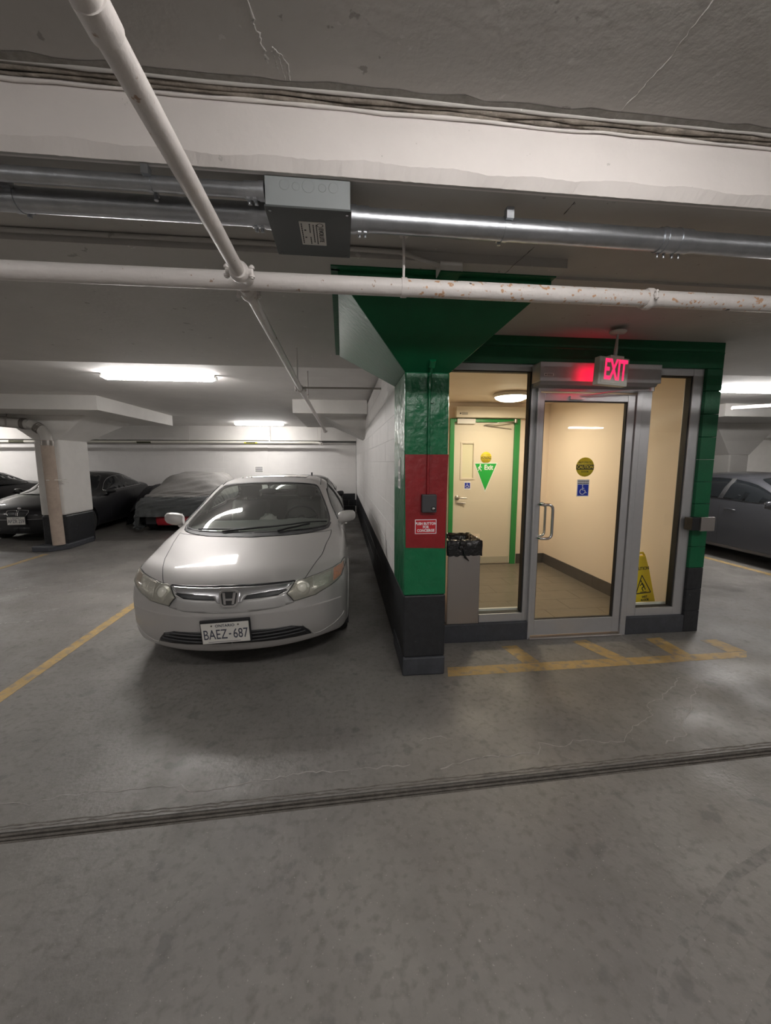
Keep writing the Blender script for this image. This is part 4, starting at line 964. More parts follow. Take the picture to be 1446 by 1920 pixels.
def patch(S, name, uv, off, mat, parent, hole=None, step=2.0, skirt=.008, bulge=0., **k):
    E = densify(uv, step); pts = list(E); edges = [(i, (i+1) % len(E)) for i in range(len(E))]; n0 = len(E)
    if hole:
        H_ = densify(hole, step); m0 = len(pts); pts += H_; edges += [(m0+i, m0+(i+1) % len(H_)) for i in range(len(H_))]
    us = np.arange(min(p[0] for p in E)+.5, max(p[0] for p in E), step); vs = np.arange(min(p[1] for p in E)+.5, max(p[1] for p in E), step)
    if len(us) and len(vs):
        U, V = np.meshgrid(us, vs); U = U.ravel(); V = V.ravel(); ok = inside(E, U, V)
        if hole: ok &= ~inside(H_, U, V)
        pts += list(zip(U[ok].tolist(), V[ok].tolist()))
    vo, eo, fo, *_ = delaunay_2d_cdt([Vector(p) for p in pts], edges, [], 0, 1e-5)
    va = np.array([tuple(v) for v in vo]); T = np.array([f for f in fo if len(f) == 3]); cen = va[T].mean(axis=1)
    ok = inside(E, cen[:, 0], cen[:, 1])
    if hole: ok &= ~inside(H_, cen[:, 0], cen[:, 1])
    T = T[ok]
    if bulge:
        ed = np.array(E+(H_ if hole else [])); dm = np.sqrt(((va[:, None]-ed[None])**2).sum(-1)).min(1); o_ = off+bulge*(1-np.exp(-dm/3))
    else: o_ = np.full(len(va), off)
    P, Nn = S.ev(va[:, 0], va[:, 1]); P = P+Nn*o_[:, None]
    verts = P.tolist(); faces = [tuple(map(int, t)) for t in T]; norms = Nn.tolist()
    # orientation
    t = T[0]; fn = np.cross(P[t[1]]-P[t[0]], P[t[2]]-P[t[0]]); 
    if fn @ Nn[t[0]] < 0: faces = [f[::-1] for f in faces]
    ns = len(faces)
    if skirt:
        cnt = {}
        for f in faces:
            for a, b in ((f[0], f[1]), (f[1], f[2]), (f[2], f[0])): cnt[(a, b)] = 1
        bd = [(a, b) for a, b in cnt if (b, a) not in cnt]; mp_ = {}
        for a, b in bd:
            for q in (a, b):
                if q not in mp_: mp_[q] = len(verts); verts.append((P[q]-Nn[q]*skirt).tolist()); norms.append(Nn[q].tolist())
            faces.append((b, a, mp_[a], mp_[b]))
    me = bpy.data.meshes.new(name); me.from_pydata(verts, [], faces); me.polygons.foreach_set('use_smooth', [i < ns for i in range(len(faces))]); me.materials.append(mat); me.update()
    o = bpy.data.objects.new(name, me); link(o); o.parent = parent; return tag(o, **k)

def seam(S, name, uvs, r, parent, off=.0, mat=None, closed=False, n=5):
    m = MB()
    for uv in uvs:
        if len(uv) < 2: continue
        E = densify(uv, 2.0, closed); 
        if closed: E.append(E[0])
        P, _ = S.ev([e[0] for e in E], [e[1] for e in E], off); m.tube(P.tolist(), r, n=n)
    return m.build(name, mat or GAP, parent, local=True)

def body_parts(S, parent, paint, regions, holes, wheel_y, wr, inner=False):
    """cut the dense body grid into named part meshes"""
    NU, MV = S.NU, S.MV; I, J = np.meshgrid(np.arange(NU-1), np.arange(MV-1), indexing='ij'); cu = I+.5; cv = J+.5
    C, _ = S.ev(cu.ravel(), cv.ravel()); C = C.reshape(NU-1, MV-1, 3)
    kill = np.zeros(cu.shape, bool)
    for h in holes: kill |= inside(h, cu, cv)
    for wy in wheel_y: kill |= (np.hypot(C[..., 1]-wy, C[..., 2]-.31) < wr) & (np.abs(C[..., 0]) > .55)
    lab = np.full(cu.shape, -1); 
    for k, (nm, polys, *_r) in enumerate(regions):
        for P in polys: lab[inside(P, cu, cv)] = k
    P = S.G.reshape(-1, 3); Nn = S.N.reshape(-1, 3); out = {}
    for k in range(-1, len(regions)):
        sel = (lab == k) & ~kill; idx = np.argwhere(sel)
        if not len(idx): continue
        q = np.stack([idx[:, 0]*MV+idx[:, 1], idx[:, 0]*MV+idx[:, 1]+1, (idx[:, 0]+1)*MV+idx[:, 1]+1, (idx[:, 0]+1)*MV+idx[:, 1]], 1)
        used, inv = np.unique(q, return_inverse=True); q = inv.reshape(q.shape)
        nm = 'body_shell' if k < 0 else regions[k][0]
        me = bpy.data.meshes.new(nm); me.from_pydata(P[used].tolist(), [], q.tolist()); me.polygons.foreach_set('use_smooth', [True]*len(q)); me.materials.append(paint)
        me.update(); me.normals_split_custom_set_from_vertices(Nn[used].tolist())
        o = bpy.data.objects.new(nm, me); link(o); o.parent = parent; out.setdefault(nm, []).append(o)
        if k >= 0 and len(regions[k]) > 2: o['label'] = regions[k][2]
    if inner:
        sel = ~kill & (C[..., 1] > 1.05) & (C[..., 1] < 4.0) & (np.abs(cv-S.mid) < 9*4.6); idx = np.argwhere(sel)
        q = np.stack([idx[:, 0]*MV+idx[:, 1], idx[:, 0]*MV+idx[:, 1]+1, (idx[:, 0]+1)*MV+idx[:, 1]+1, (idx[:, 0]+1)*MV+idx[:, 1]], 1)
        used, inv = np.unique(q, return_inverse=True); q = inv.reshape(q.shape)
        me = bpy.data.meshes.new('interior_lining'); me.from_pydata((P[used]-Nn[used]*.03).tolist(), [], q[:, ::-1].tolist()); me.polygons.foreach_set('use_smooth', [True]*len(q)); me.materials.append(CLOTHI)
        o = bpy.data.objects.new('interior_lining', me); link(o); o.parent = parent
    return out

def wheel(parent, x, y, r=.31, side=1, w_=.19, nsp=5):
    """tyre > rim"""
    m = MB(); h = w_/2; xo = x
    prof = [(r*.66, -h*.8), (r*.80, -h), (r*.95, -h*.95), (r, -h*.7), (r, h*.7), (r*.95, h*.95), (r*.80, h), (r*.66, h*.8)]
    m.lathe(prof, (xo, y, r), 'x', 40); t = m.build('wheel', TYRE, parent, local=True)
    m = MB(); m.lathe([(r*.67, -h*.7), (r*.67, h*.8), (r*.62, h*.82), (r*.60, h*.5), (r*.60, -h*.6)], (0, 0, 0), 'x', 40)
    m.lathe([(.0001, h*.62), (.05, h*.62), (.055, h*.5)], (0, 0, 0), 'x', 20)
    for k in range(nsp):
        a = 2*math.pi*k/nsp
        def P(rr, t, xx): return (xx, rr*math.cos(a)-t*math.sin(a), rr*math.sin(a)+t*math.cos(a))
        vs = [P(.04, -.03, h*.55), P(.04, .03, h*.55), P(r*.62, .022, h*.65), P(r*.62, -.022, h*.65), P(.04, -.03, h*.3), P(.04, .03, h*.3), P(r*.62, .022, h*.35), P(r*.62, -.022, h*.35)]
        m.add(vs, [(0, 1, 2, 3), (7, 6, 5, 4), (0, 4, 5, 1), (1, 5, 6, 2), (2, 6, 7, 3), (3, 7, 4, 0)])
    rmm = m.build('rim', RIM, t, local=True); rmm.location = (xo, y, r); 
    if side < 0: rmm.scale.x = -1
    m = MB(); m.lathe([(.0001, 0), (r*.6, 0)], (xo-side*h*.3, y, r), 'x', 24); m.build('brake_disc', BLK, t, local=True)
    return t

def arch(S, parent, wy, wr, paint):
    for sd in (-1, 1):
        # dark wheel housing
        m = MB(); m.lathe([(wr+.012, .0), (wr+.012, .30), (.02, .30)], (sd*.87 if sd < 0 else .57, wy, .31), 'x', 30, 0, math.pi)
        m2 = MB(); x0, x1 = (.56, .862) if sd > 0 else (-.862, -.56); 
        m2.lathe([(wr+.01, x0), (wr+.01, x1)], (0, wy, .31), 'x', 30, R(-25), R(205)); m2.lathe([(.02, .56*sd), (wr+.01, .56*sd)], (0, wy, .31), 'x', 30, R(-25), R(205))
        m2.build('wheel_housing', BLK, parent, local=True)
        P = []
        for a in np.linspace(R(-22), R(202), 50):
            h = S.hit((sd*2, wy+(wr+.006)*math.cos(a), .31+(wr+.006)*math.sin(a)), (-sd, 0, 0))
            if h is not None:
                p, _ = S.ev([h[0]], [h[1]], -.006); P.append(p[0].tolist())
        if len(P) > 3: MB().tube(P, .014, n=8).build('arch_lip', paint, parent, local=True)

def mirrors(parent, x, y, z, paint, s=1.):
    for sd in (-1, 1):
        m = MB(); prof = []
        vs = []; n = 20; rings = []
        for k, (dx, sy, sz, dz) in enumerate([(0, .6, .66, -.012), (.02, .9, .9, -.005), (.07, 1.05, 1.02, 0), (.13, 1, .98, .006), (.175, .82, .84, .012), (.198, .45, .5, .013), (.202, .1, .1, .013)]):
            for j in range(n):
                a = 2*math.pi*j/n; cy = math.cos(a); sz_ = math.sin(a); cy = math.copysign(abs(cy)**.75, cy); sz_ = math.copysign(abs(sz_)**.75, sz_)
                yy = -.055*sy*max(0, -cy)*1.0 if 0 else cy*.055*sy
                vs.append((sd*(x+dx*s), y+yy*s+dx*.10, z+(dz+sz_*.068*sz)*s))
        m.add(vs, [(i*n+k, i*n+(k+1) % n, (i+1)*n+(k+1) % n, (i+1)*n+k) for i in range(6) for k in range(n)], True)
        m.add([vs[k] for k in range(n)], [tuple(range(n))])
        t = m.build('mirror', paint, parent, local=True)
        MB().prism([(sd*(x+.02*s), z-.05*s), (sd*(x+.178*s), z-.045*s), (sd*(x+.185*s), z+.05*s), (sd*(x+.03*s), z+.052*s)], y+.058*s, y+.062*s).build('mirror_glass', MATS['chrome'], t, local=True)
        m = MB(); m.tube([(sd*(x-.05), y+.03, z-.105), (sd*(x+.01), y+.01, z-.09), (sd*(x+.04*s), y, z-.05)], .02, n=10, rs=[.022, .024, .03]); m.build('mirror_stalk', paint, t, local=True)

def plate(parent, x, y, z, w_, h, txt, tilt=0, top='ONTARIO', bracket=True, tcol=None):
    t = empty('license_plate'); t.parent = parent; t.location = (x, y, z); t.rotation_euler = (tilt, 0, 0)
    if bracket: MB().box(-w_/2-.008, w_/2+.012, .002, .02, -h/2-.004, h/2+.022).build('bracket', BLK, t, bevel=.006, local=True)
    MB().box(-w_/2, w_/2, -.001, .003, -h/2, h/2).build('plate', M('plate_white', (.66, .64, .60), .45), t, bevel=.001, local=True)
    ink = tcol or M('plate_ink', (.06, .065, .09), .5)
    text(txt, h*.68, ink, t, (0, -.002, -h*.08), sx=.66, local=True, bold=.0002); text(top, h*(.19 if len(top) < 9 else .11), ink, t, (0, -.002, h*.36), local=True, bold=.0003)
    for sx_ in (-w_*.28, w_*.28): MB().tube([(sx_, -.003, h*.38), (sx_, 0, h*.38)], .006, n=10).build('bolt', M('bolt_dark', (.12, .10, .08), .6, metal=.5), t, local=True)
    MB().box(-w_*.38, w_*.3, -.0015, -.001, -h*.44, -h*.42).build('line', ink, t, local=True)
    return t

# ---- shared polygons (local y,z for sides; x,z for front)
def side_glass(dz=0, top=0):
    full = [(1.42, .965), (1.60, 1.06), (1.80, 1.165), (2.05, 1.262), (2.4, 1.318), (2.8, 1.328), (3.15, 1.29), (3.42, 1.20), (3.66, 1.085), (3.62, 1.035), (3.0, 1.015), (2.4, .995), (1.9, .98)]
    return full

def build_car(S, t, paint, glassm, wheel_y=(.93, 3.63), wr=.345, ymap=lambda y: y, zmap=lambda z: z, front='plain', windows_open=False, DLO=None, tail=True, doors=True, wheel_r=.31):
    f = lambda P: [(ymap(a), zmap(b)) for a, b in P]
    dlo = f(DLO or side_glass()); WS = [(0, 1.365), (.30, 1.36), (.50, 1.338), (.553, 1.315), (.60, 1.235), (.65, 1.14), (.695, 1.04), (.705, .985), (.66, .955), (.41, .945), (0, .943)]
    WS = [(a, zmap(b)) for a, b in WS]; WSf = WS+[(-a, b) for a, b in WS[::-1] if a > 0]
    RW = [(0, 1.365), (.45, 1.335), (.53, 1.28), (.60, 1.16), (.60, 1.12), (0, 1.15)]; RW = [(a, zmap(b)) for a, b in RW]; RWf = RW+[(-a, b) for a, b in RW[::-1] if a > 0]
    holes = []; wsuv = S.proj('front', smooth_poly(WSf, 1)); rwuv = S.proj('rear', smooth_poly(RWf, 1))
    win = {'left': S.proj('left', smooth_poly(dlo, 1)), 'right': S.proj('right', smooth_poly(dlo, 1))}
    if windows_open:
        h_ws = S.proj('front', smooth_poly(inset(WSf, .022), 1)); h_rw = S.proj('rear', smooth_poly(inset(RWf, .022), 1))
        h_s = {k: S.proj(k, smooth_poly(inset(dlo, .016), 1)) for k in ('left', 'right')}
        holes = [S.proj('front', inset(WSf, .012)), S.proj('rear', inset(RWf, .012))]+[S.proj(k, inset(dlo, .010)) for k in ('left', 'right')]
    regs = []
    hood = [(0, .075), (.25, .095), (.45, .155), (.52, .205), (.59, .38), (.64, .55), (.69, .86), (.715, 1.10), (.66, 1.04), (.41, .895), (0, .845)]
    hoodf = [(a, ymap(b)) for a, b in hood]; hoodf += [(-a, b) for a, b in hoodf[::-1] if a > 0]; huv = S.proj('top', hoodf)
    regs.append(('hood', [huv]))
    fd = f([(1.32, .93), (1.30, .30), (1.36, .24), (2.38, .24), (2.42, .98), (1.9, .96)]); rd = f([(2.42, .98), (2.38, .24), (3.22, .24), (3.26, .50), (3.50, .72), (3.62, 1.0)])
    if doors:
        for nm, sd in (('left', 'left'), ('right', 'right')):
            regs.append(('front_door', [S.proj(sd, fd)])); regs.append(('rear_door', [S.proj(sd, rd)]))
    regs.append(('front_bumper', [[(0, 0), (12*3.2, 0), (12*3.2, S.MV*.31), (12*2.3, S.MV*.40), (12*1.6, S.mid), (12*2.3, S.MV*.60), (12*3.2, S.MV*.69), (12*3.2, S.MV), (0, S.MV)]]))
    rb = S.NU-1
    regs.append(('rear_bumper', [[(rb, 0), (rb-12*3, 0), (rb-12*3, S.MV*.31), (rb-16, S.mid), (rb-12*3, S.MV*.69), (rb-12*3, S.MV), (rb, S.MV)]]))
    body_parts(S, t, paint, regs, holes, wheel_y, wr, inner=windows_open)
    if windows_open:
        patch(S, 'windshield_frame', wsuv, .003, BLK, t, hole=h_ws, skirt=.01); patch(S, 'windshield', [tuple(p) for p in h_ws], .001, glassm, t, skirt=0)
        patch(S, 'rear_window_frame', rwuv, .003, BLK, t, hole=h_rw); patch(S, 'rear_window', h_rw, .001, glassm, t, skirt=0)
        for k in ('left', 'right'):
            patch(S, 'side_window_frame', win[k], .003, BLK, t, hole=h_s[k]); patch(S, 'side_window', h_s[k], .001, glassm, t, skirt=0)
    else:
        patch(S, 'windshield', wsuv, .007, glassm, t, skirt=.012); patch(S, 'rear_window', rwuv, .007, glassm, t, skirt=.012)
        for k in ('left', 'right'): patch(S, 'side_window', win[k], .007, glassm, t, skirt=.012)
    for k in ('left', 'right'):
        seam(S, 'window_trim', [win[k]], .006, t, .004, closed=True, mat=CHROME if front == 'coupe' else BLK)
        if doors:
            for pl_, nm in ((f([(2.40, .30), (2.42, .98)]), 'door_gap'), (f([(1.31, .92), (1.30, .32), (1.36, .25), (2.9, .25), (3.20, .27)]), 'door_gap'), (f([(3.25, .50), (3.48, .72), (3.60, 1.0)]), 'door_gap')):
                seam(S, nm, [S.proj(k, pl_)], .0035, t, -.001)
            bp = [S.proj(k, f([(2.43+dx, 1.0), (2.40+dx*.8, 1.32)])) for dx in (-.035, -.01, .015, .035)]
            seam(S, 'door_pillar', bp, .016, t, .0, mat=BLK)
            for yh in (2.22, 3.16):
                h1 = S.proj(k, f([(yh-.09, .835), (yh, .84), (yh+.09, .835)])); 
                if len(h1) == 3:
                    P, _ = S.ev([p[0] for p in h1], [p[1] for p in h1], .018); P0, _ = S.ev([p[0] for p in h1], [p[1] for p in h1], -.003)
                    MB().tube([P0[0].tolist(), P[0].tolist(), P[1].tolist(), P[2].tolist(), P0[2].tolist()], .011, n=8).build('door_handle', paint, t, local=True)
    hs = [(a, b) for a, b in zip([p[0] for p in hoodf], [p[1] for p in hoodf])]
    seam(S, 'hood_gap', [S.proj('top', hoodf)], .003, t, -.0005, closed=True)
    for wy in wheel_y: arch(S, t, wy, wr, paint)
    for sd in (-1, 1):
        for wy in wheel_y: wheel(t, sd*.765, wy, wheel_r, sd)
    MB().box(-.72, .72, wheel_y[0]+.40, wheel_y[1]-.40, .16, .22).box(-.5, .5, .3, S.L-.25, .17, .23).build('underbody', BLK, t, local=True)
    return dict(ws=WSf, huv=huv)

# ================= the silver sedan
SV = Surf(CIVIC, 12, 10)
car = empty('sedan_car', (CAR_X, CAR_Y, 0), R(CAR_A), label='silver four-door sedan parked facing the camera beside the white wall', cat='car')
build_car(SV, car, SILVER, WSG, windows_open=True)
mirrors(car, .785, 1.40, 1.02, SILVER, .92)
F = lambda P: SV.proj('front', P)
# --- front details, in (x, z) of the car seen from its front
def both(nm, P, off, mat, **k):
    a = patch(SV, nm, F(P), off, mat, car, **k); b = patch(SV, nm, F(mirror(P)), off, mat, car, **k); return a, b
HL = HEAD
for sgn in (1, -1):
    P = [(sgn*a, b) for a, b in HL]; lmp = patch(SV, 'headlight', F(P), .002, HOUS, car, step=1.2, label='cloudy headlight with amber corner')
    q = F([(sgn*PROJ[0], PROJ[1])])[0]; c3, n3 = SV.ev([q[0]], [q[1]], .0); c3 = c3[0]; n3 = n3[0]; fwd = Vector((0, -1, .08)).normalized()
    def disc(nm, cx, cz, r, h, mat, dome=.0):
        q = F([(sgn*cx, cz)])
        if not q: return
        p, nn = SV.ev([q[0][0]], [q[0][1]], .0); p = Vector(p[0]); nn = Vector(nn[0]); nn = (nn+Vector((0, -1, 0))*.6).normalized()
        m = MB(); prof = [(r*math.cos(a), h+dome*math.sin(a)) for a in np.linspace(0, math.pi/2, 8)]; prof = [(r, -.01)]+prof
        m.lathe(prof, (0, 0, 0), 'z', 28); rot = nn.to_track_quat('Z', 'Y').to_matrix().to_4x4(); o = m.build(nm, mat, lmp, local=True); o.data.transform(Matrix.Translation(p) @ rot)
    disc('bezel', *PROJ, .066, .001, M('bezel_grey', (.46, .45, .40), .3, metal=.5), .012)
    disc('projector_lens', *PROJ, .040, .010, M('projector_lens', (.62, .61, .54), .1, coat=1), .018)
    REFL = M('reflector', (.66, .66, .62), .22, metal=.7, bump=.5, bs=60)
    P3 = [(sgn*a, b) for a, b in AMB]; patch(SV, 'amber_signal', F(P3), .004, AMBER if sgn > 0 else AMBER2, lmp, step=1.2)
    P4 = [(sgn*a, b) for a, b in REF]; patch(SV, 'reflector', F(P4), .0035, REFL, lmp, step=1.2)
    cover_uv = F([(sgn*a, b) for a, b in inset(HL, .004)])
    patch(SV, 'clear_cover', cover_uv, .012, HAZE, lmp, step=1.5, skirt=.008, bulge=.006)
    seam(SV, 'headlight_gap', [F(P)], .0035, lmp, .002, closed=True)
# --- upper grille: dark opening, body bar, lower slot
def sym(P): return P+[(-a, b) for a, b in P[::-1] if a > 0]
patch(SV, 'upper_grille', F(sym(GR1)), .0015, BLK, car, step=1.5, label='black slot under the hood edge')
patch(SV, 'grille_bar', F(sym(GR2)), .012, M('grille_silver', (.58, .58, .60), .25, metal=.85), car, step=1.5, skirt=.014, label='silver bar across the grille')
patch(SV, 'lower_slot', F(sym(GR3)), .002, BLK, car, step=1.5)
patch(SV, 'bumper_recess', F(sym(GR4)), .0015, M('bumper_shadow_silver', (.44, .435, .43), .4, metal=.5), car, step=2, label='bumper recess below the grille, shade painted darker')  # shade of the bumper recess painted as darker silver
half = lambda P, s_: [(s_*max(a, .004), b) for a, b in P]
for s_ in (1, -1): lg = patch(SV, 'lower_grille', F(half(LGR, s_)), .007, BLK, car, step=1.5)
for zz, xe in ((.004, .51), (.031, .48), (.058, .44)):
    for s_ in (1, -1): seam(SV, 'grille_slat', [F([(s_*x, LG0+zz+.006*(x/.45)**2) for x in np.linspace(.004, xe, 14)])], .0065, car, .013, mat=DGR, n=8)
for s_ in (1, -1): seam(SV, 'bumper_crease', [F([(s_*x, z_) for x, z_ in ((.50, .36), (.545, .31), (.575, .255), (.62, .25), (.70, .275), (.77, .31), (.82, .36))])], .005, car, .0, mat=SILVER, n=8)
# emblem
q = F([(0, EMB[1])])[0]; p, _ = SV.ev([q[0]], [q[1]], .0); ey = p[0][1]
em = empty('emblem'); em.parent = car; em.location = (0, ey-.020, EMB[1]); em.rotation_euler = (R(-14), 0, 0); em['label'] = 'chrome framed letter H badge'
def rrect(w_, h, r, n=6, top=1.):
    P = []
    for cx, cz, a0 in ((w_-r, h-r, 0), (-w_+r, h-r, 90), (-w_*top+r, -h+r, 180), (w_*top-r, -h+r, 270)):
        for k in range(n+1): a = R(a0+90*k/n); P.append((cx+r*math.cos(a), cz+r*math.sin(a)))
    return P
MB().prism(rrect(.066, .056, .025, top=.86), .0, .022).build('badge_back', INK, em, bevel=.002, local=True)
O_ = rrect(.070, .060, .026, top=.86); I_ = rrect(.056, .047, .020, top=.86); n = len(O_)
vs = [(a, -.006, b) for a, b in O_]+[(a, -.006, b) for a, b in I_]+[(a, .02, b) for a, b in O_]+[(a, .004, b) for a, b in I_]
MB().add(vs, [(i, (i+1) % n, n+(i+1) % n, n+i) for i in range(n)]+[(i, 2*n+i, 2*n+(i+1) % n, (i+1) % n) for i in range(n)]+[(n+i, n+(i+1) % n, 3*n+(i+1) % n, 3*n+i) for i in range(n)]).build('badge_ring', CHROME, em, bevel=.0015, local=True)
m = MB()
for s_ in (1, -1): m.prism([(s_*.047, .042), (s_*.028, .042), (s_*.019, -.042), (s_*.036, -.042)], -.008, .002)
m.prism([(-.025, .0), (.025, .0), (.022, -.016), (-.022, -.016)], -.008, .002); m.build('letter_h', CHROME, em, bevel=.001, local=True)
q = F([(0, PLZ)])[0]; p, _ = SV.ev([q[0]], [q[1]], .0)
pt = plate(car, PLX, p[0][1]-.028, PLZ, .328, .156, 'BAEZ  687', tilt=R(6), top='ONTARIO'); pt.rotation_euler.y = R(-2)
MB().prism([(-.006, -.016), (.006, -.016), (.009, -.004), (.004, -.009), (0, -.002), (-.004, -.009), (-.009, -.004)], -.003, -.0015).build('crown_mark', M('plate_ink'  , (.06, .065, .09), .5), pt, local=True).location = (.030, 0, 0)
# wipers and cowl
patch(SV, 'cowl_panel', F(sym([(0, .945), (.41, .947), (.66, .957), (.703, .985), (.712, .975), (.69, .948), (.60, .935), (.41, .926), (0, .922)])), .004, DGR, car, step=1.5)
for s_ in (1, -1): seam(SV, 'cowl_seal', [F([(s_*x, z_) for x, z_ in ((.01, .945), (.41, .947), (.66, .957))])], .004, car, .003, mat=BLK)
def wiper(P, r=.007):
    uv = F(P); E = densify(uv, 2, False); Q, _ = SV.ev([e[0] for e in E], [e[1] for e in E], .016); w_ = MB().tube(Q.tolist(), r, n=8).build('wiper', BLK, car, local=True)
    return w_
wiper([(-.52, .957), (-.2, .962), (.02, .968), (.30, .985)]); wiper([(.0, .972), (.30, .985), (.66, .985)]); wiper([(-.28, .947), (-.2, .955), (.05, .972)], .010); wiper([(.22, .945), (.30, .96), (.50, .985)], .010)
# sunroof edge, roof gutters, antenna
sr = [(-.38, 2.26), (.38, 2.26), (.40, 2.32), (.40, 2.72), (-.40, 2.72), (-.40, 2.32)]
patch(SV, 'sunroof', SV.proj('top', smooth_poly(sr, 1)), .004, M('sunroof_glass', (.20, .19, .185), .12, metal=.4, coat=1), car)
for s_ in (1, -1): seam(SV, 'roof_gutter', [SV.proj('top', [(s_*.575, 2.12), (s_*.565, 2.5), (s_*.56, 2.9), (s_*.555, 3.3)])], .006, car, .001, mat=BLK)
MB().tube([(.40, 3.35, 1.37), (.40, 3.36, 1.44)], .012, n=8).build('antenna', BLK, car, local=True)
# repeater lamp on the front fender, tow cover marks
for s_ in ('left', 'right'):
    patch(SV, 'side_marker', SV.proj(s_, [(1.15, .70), (1.22, .70), (1.22, .725), (1.15, .725)]), .004, HOUS, car, step=1)
# interior
intr = MB(); intr.box(-.70, .70, 1.30, 3.55, .24, .30); intr.build('cabin_floor', DASH, car, local=True)
m = MB(); vs = []
for x in np.linspace(-.68, .68, 15):
    for y_, z_ in ((1.05, .86), (1.25, .95), (1.55, .965+.03*math.exp(-((x+.36)/.2)**2 if 0 else -((x-.36)/.2)**2)), (1.78, .945), (1.84, .87), (1.82, .60)): vs.append((x, y_, z_))
m.add(vs, [(6*i+j, 6*i+j+1, 6*i+7+j, 6*i+6+j) for i in range(14) for j in range(5)], True); m.build('dashboard', DASH, car, local=True)
def seat(x, y, w_=.50):
    m = MB(); m.box(x-w_/2, x+w_/2, y, y+.50, .38, .56); o = m.build('seat', CLOTHI, car, bevel=.05, seg=3, local=True)
    m = MB(); a = .30
    P = [(y+.44, .52), (y+.60, .52), (y+.76, 1.10), (y+.66, 1.10)]; m.prism(P, x-w_/2, x+w_/2, 'x'); m.build('seat_back', CLOTHI, o, bevel=.05, seg=3, local=True)
    m = MB(); m.prism([(y+.69, 1.13), (y+.79, 1.13), (y+.83, 1.30), (y+.75, 1.30)], x-.13, x+.13, 'x'); m.build('headrest', CLOTHI, o, bevel=.035, seg=3, local=True)
    m = MB()
    for dx in (-.06, .06): m.tube([(x+dx, y+.71, 1.05), (x+dx, y+.75, 1.16)], .007, n=8)
    m.build('headrest_post', CHROME, o, local=True)
seat(.36, 1.95); seat(-.36, 1.95)
m = MB(); m.box(-.66, .66, 2.85, 3.35, .38, .56); m.prism([(3.25, .52), (3.42, .52), (3.62, 1.08), (3.48, 1.08)], -.66, .66, 'x'); m.build('rear_seat', CLOTHI, car, bevel=.04, local=True)
m = MB(); Pc = []
for k in range(33): a = 2*math.pi*k/32; Pc.append((.36+.185*math.cos(a), 1.90-.185*math.sin(a)*.42, .93+.185*math.sin(a)*.90))
m.tube(Pc, .014, n=8); 
for a in (R(-90), R(15), R(165)): m.tube([(.36, 1.90, .93), (.36+.18*math.cos(a), 1.90-.18*math.sin(a)*.42, .93+.18*math.sin(a)*.9)], .013, n=6)
m.ell((.36, 1.89, .93), (.055, .03, .05)); m.build('steering_wheel', BLK, car, local=True)
m = MB(); m.ell((0, 1.86, 1.265), (.11, .015, .035)); m.tube([(0, 1.87, 1.28), (0, 1.84, 1.335)], .008, n=6); m.build('rear_view_mirror', BLK, car, local=True)
bag = MB(); bag.ell((CAR_X, CAR_Y, 0), (.13, .13, .15), 18, 12)
bag.v = [(x+(random.uniform(-.02, .02)), y+random.uniform(-.02, .02), z+random.uniform(-.02, .02)) for x, y, z in bag.v]
o = bag.build('carrier_bag', WBAG, None); ca, sa = math.cos(R(CAR_A)), math.sin(R(CAR_A)); lx, ly = -.06, 2.10
o.location = (lx*ca-ly*sa, lx*sa+ly*ca, .82)
tag(o, 'crumpled white bag between the front seats of the silver sedan', 'bag')

# ================= other cars (seen small): generic saloon surface
def ymk(pairs): xs, ysn = zip(*pairs); return lambda y: float(np.interp(y, xs, ysn))
def other_car(name, lab, loc, ang, paint, pairs, zs, bow, front, grp=None, doors=True, wy=(.93, 3.63)):
    ym = ymk(pairs); S = Surf(remap(CIVIC, pairs, zs, 1., bow), 7, 6)
    t = empty(name, (loc[0], loc[1], 0), R(ang), label=lab, cat='car')
    W = (ym(.93)-.02, ym(3.63)); build_car(S, t, paint, DGLASS, wheel_y=W, ymap=ym, zmap=lambda z: z*zs, front=front, doors=doors)
    mirrors(t, .88, ym(1.45), .97*zs, paint, .9)
    FF = lambda P: S.proj('front', P)
    for sg_ in (1, -1):
        patch(S, 'headlight', FF([(sg_*a, b*zs) for a, b in [(.50, .66), (.60, .70), (.76, .74), (.80, .71), (.76, .62), (.60, .60), (.52, .60)]]), .003, HOUS, t)
    kid = [(0, .68), (.06, .69), (.19, .68), (.20, .64), (.16, .58), (.05, .565), (0, .565)]
    if front == 'coupe':
        for sg_ in (1, -1): patch(S, 'grille', FF([(sg_*(a*.9+.012), b*zs) for a, b in kid]), .004, BLK, t); 
        for sg_ in (1, -1): seam(S, 'grille_trim', [FF([(sg_*(a*.9+.012), b*zs) for a, b in kid])], .005, t, .006, mat=CHROME, closed=True)
        q = FF([(0, .715*zs)]); 
        if q: p, _ = S.ev([q[0][0]], [q[0][1]], .004); MB().ell(tuple(p[0]), (.035, .012, .03)).build('badge', CHROME, t, local=True)
        seam(S, 'bumper_trim', [FF([(x, .50*zs) for x in np.linspace(-.55, .55, 12)])], .005, t, .004, mat=CHROME)
    for sg_ in (1, -1): patch(S, 'lower_intake', FF([(sg_*a, b*zs) for a, b in [(.005, .34), (.45, .34), (.52, .27), (.45, .25), (.005, .25)]]), .003, BLK, t)
    for sg_ in (1, -1): patch(S, 'tail_light', S.proj('rear', [(sg_*a, b*zs) for a, b in [(.48, .92), (.70, .90), (.76, .80), (.66, .74), (.48, .76)]]), .004, M('tail_red', (.25, .01, .01), .25, coat=.5), t)
    return t, S
prs = [(0, 0), (.93, .82), (1.06, 1.26), (2.02, 2.05), (2.8, 2.75), (3.2, 3.08), (3.63, 3.52), (3.88, 3.74), (4.475, 4.3)]
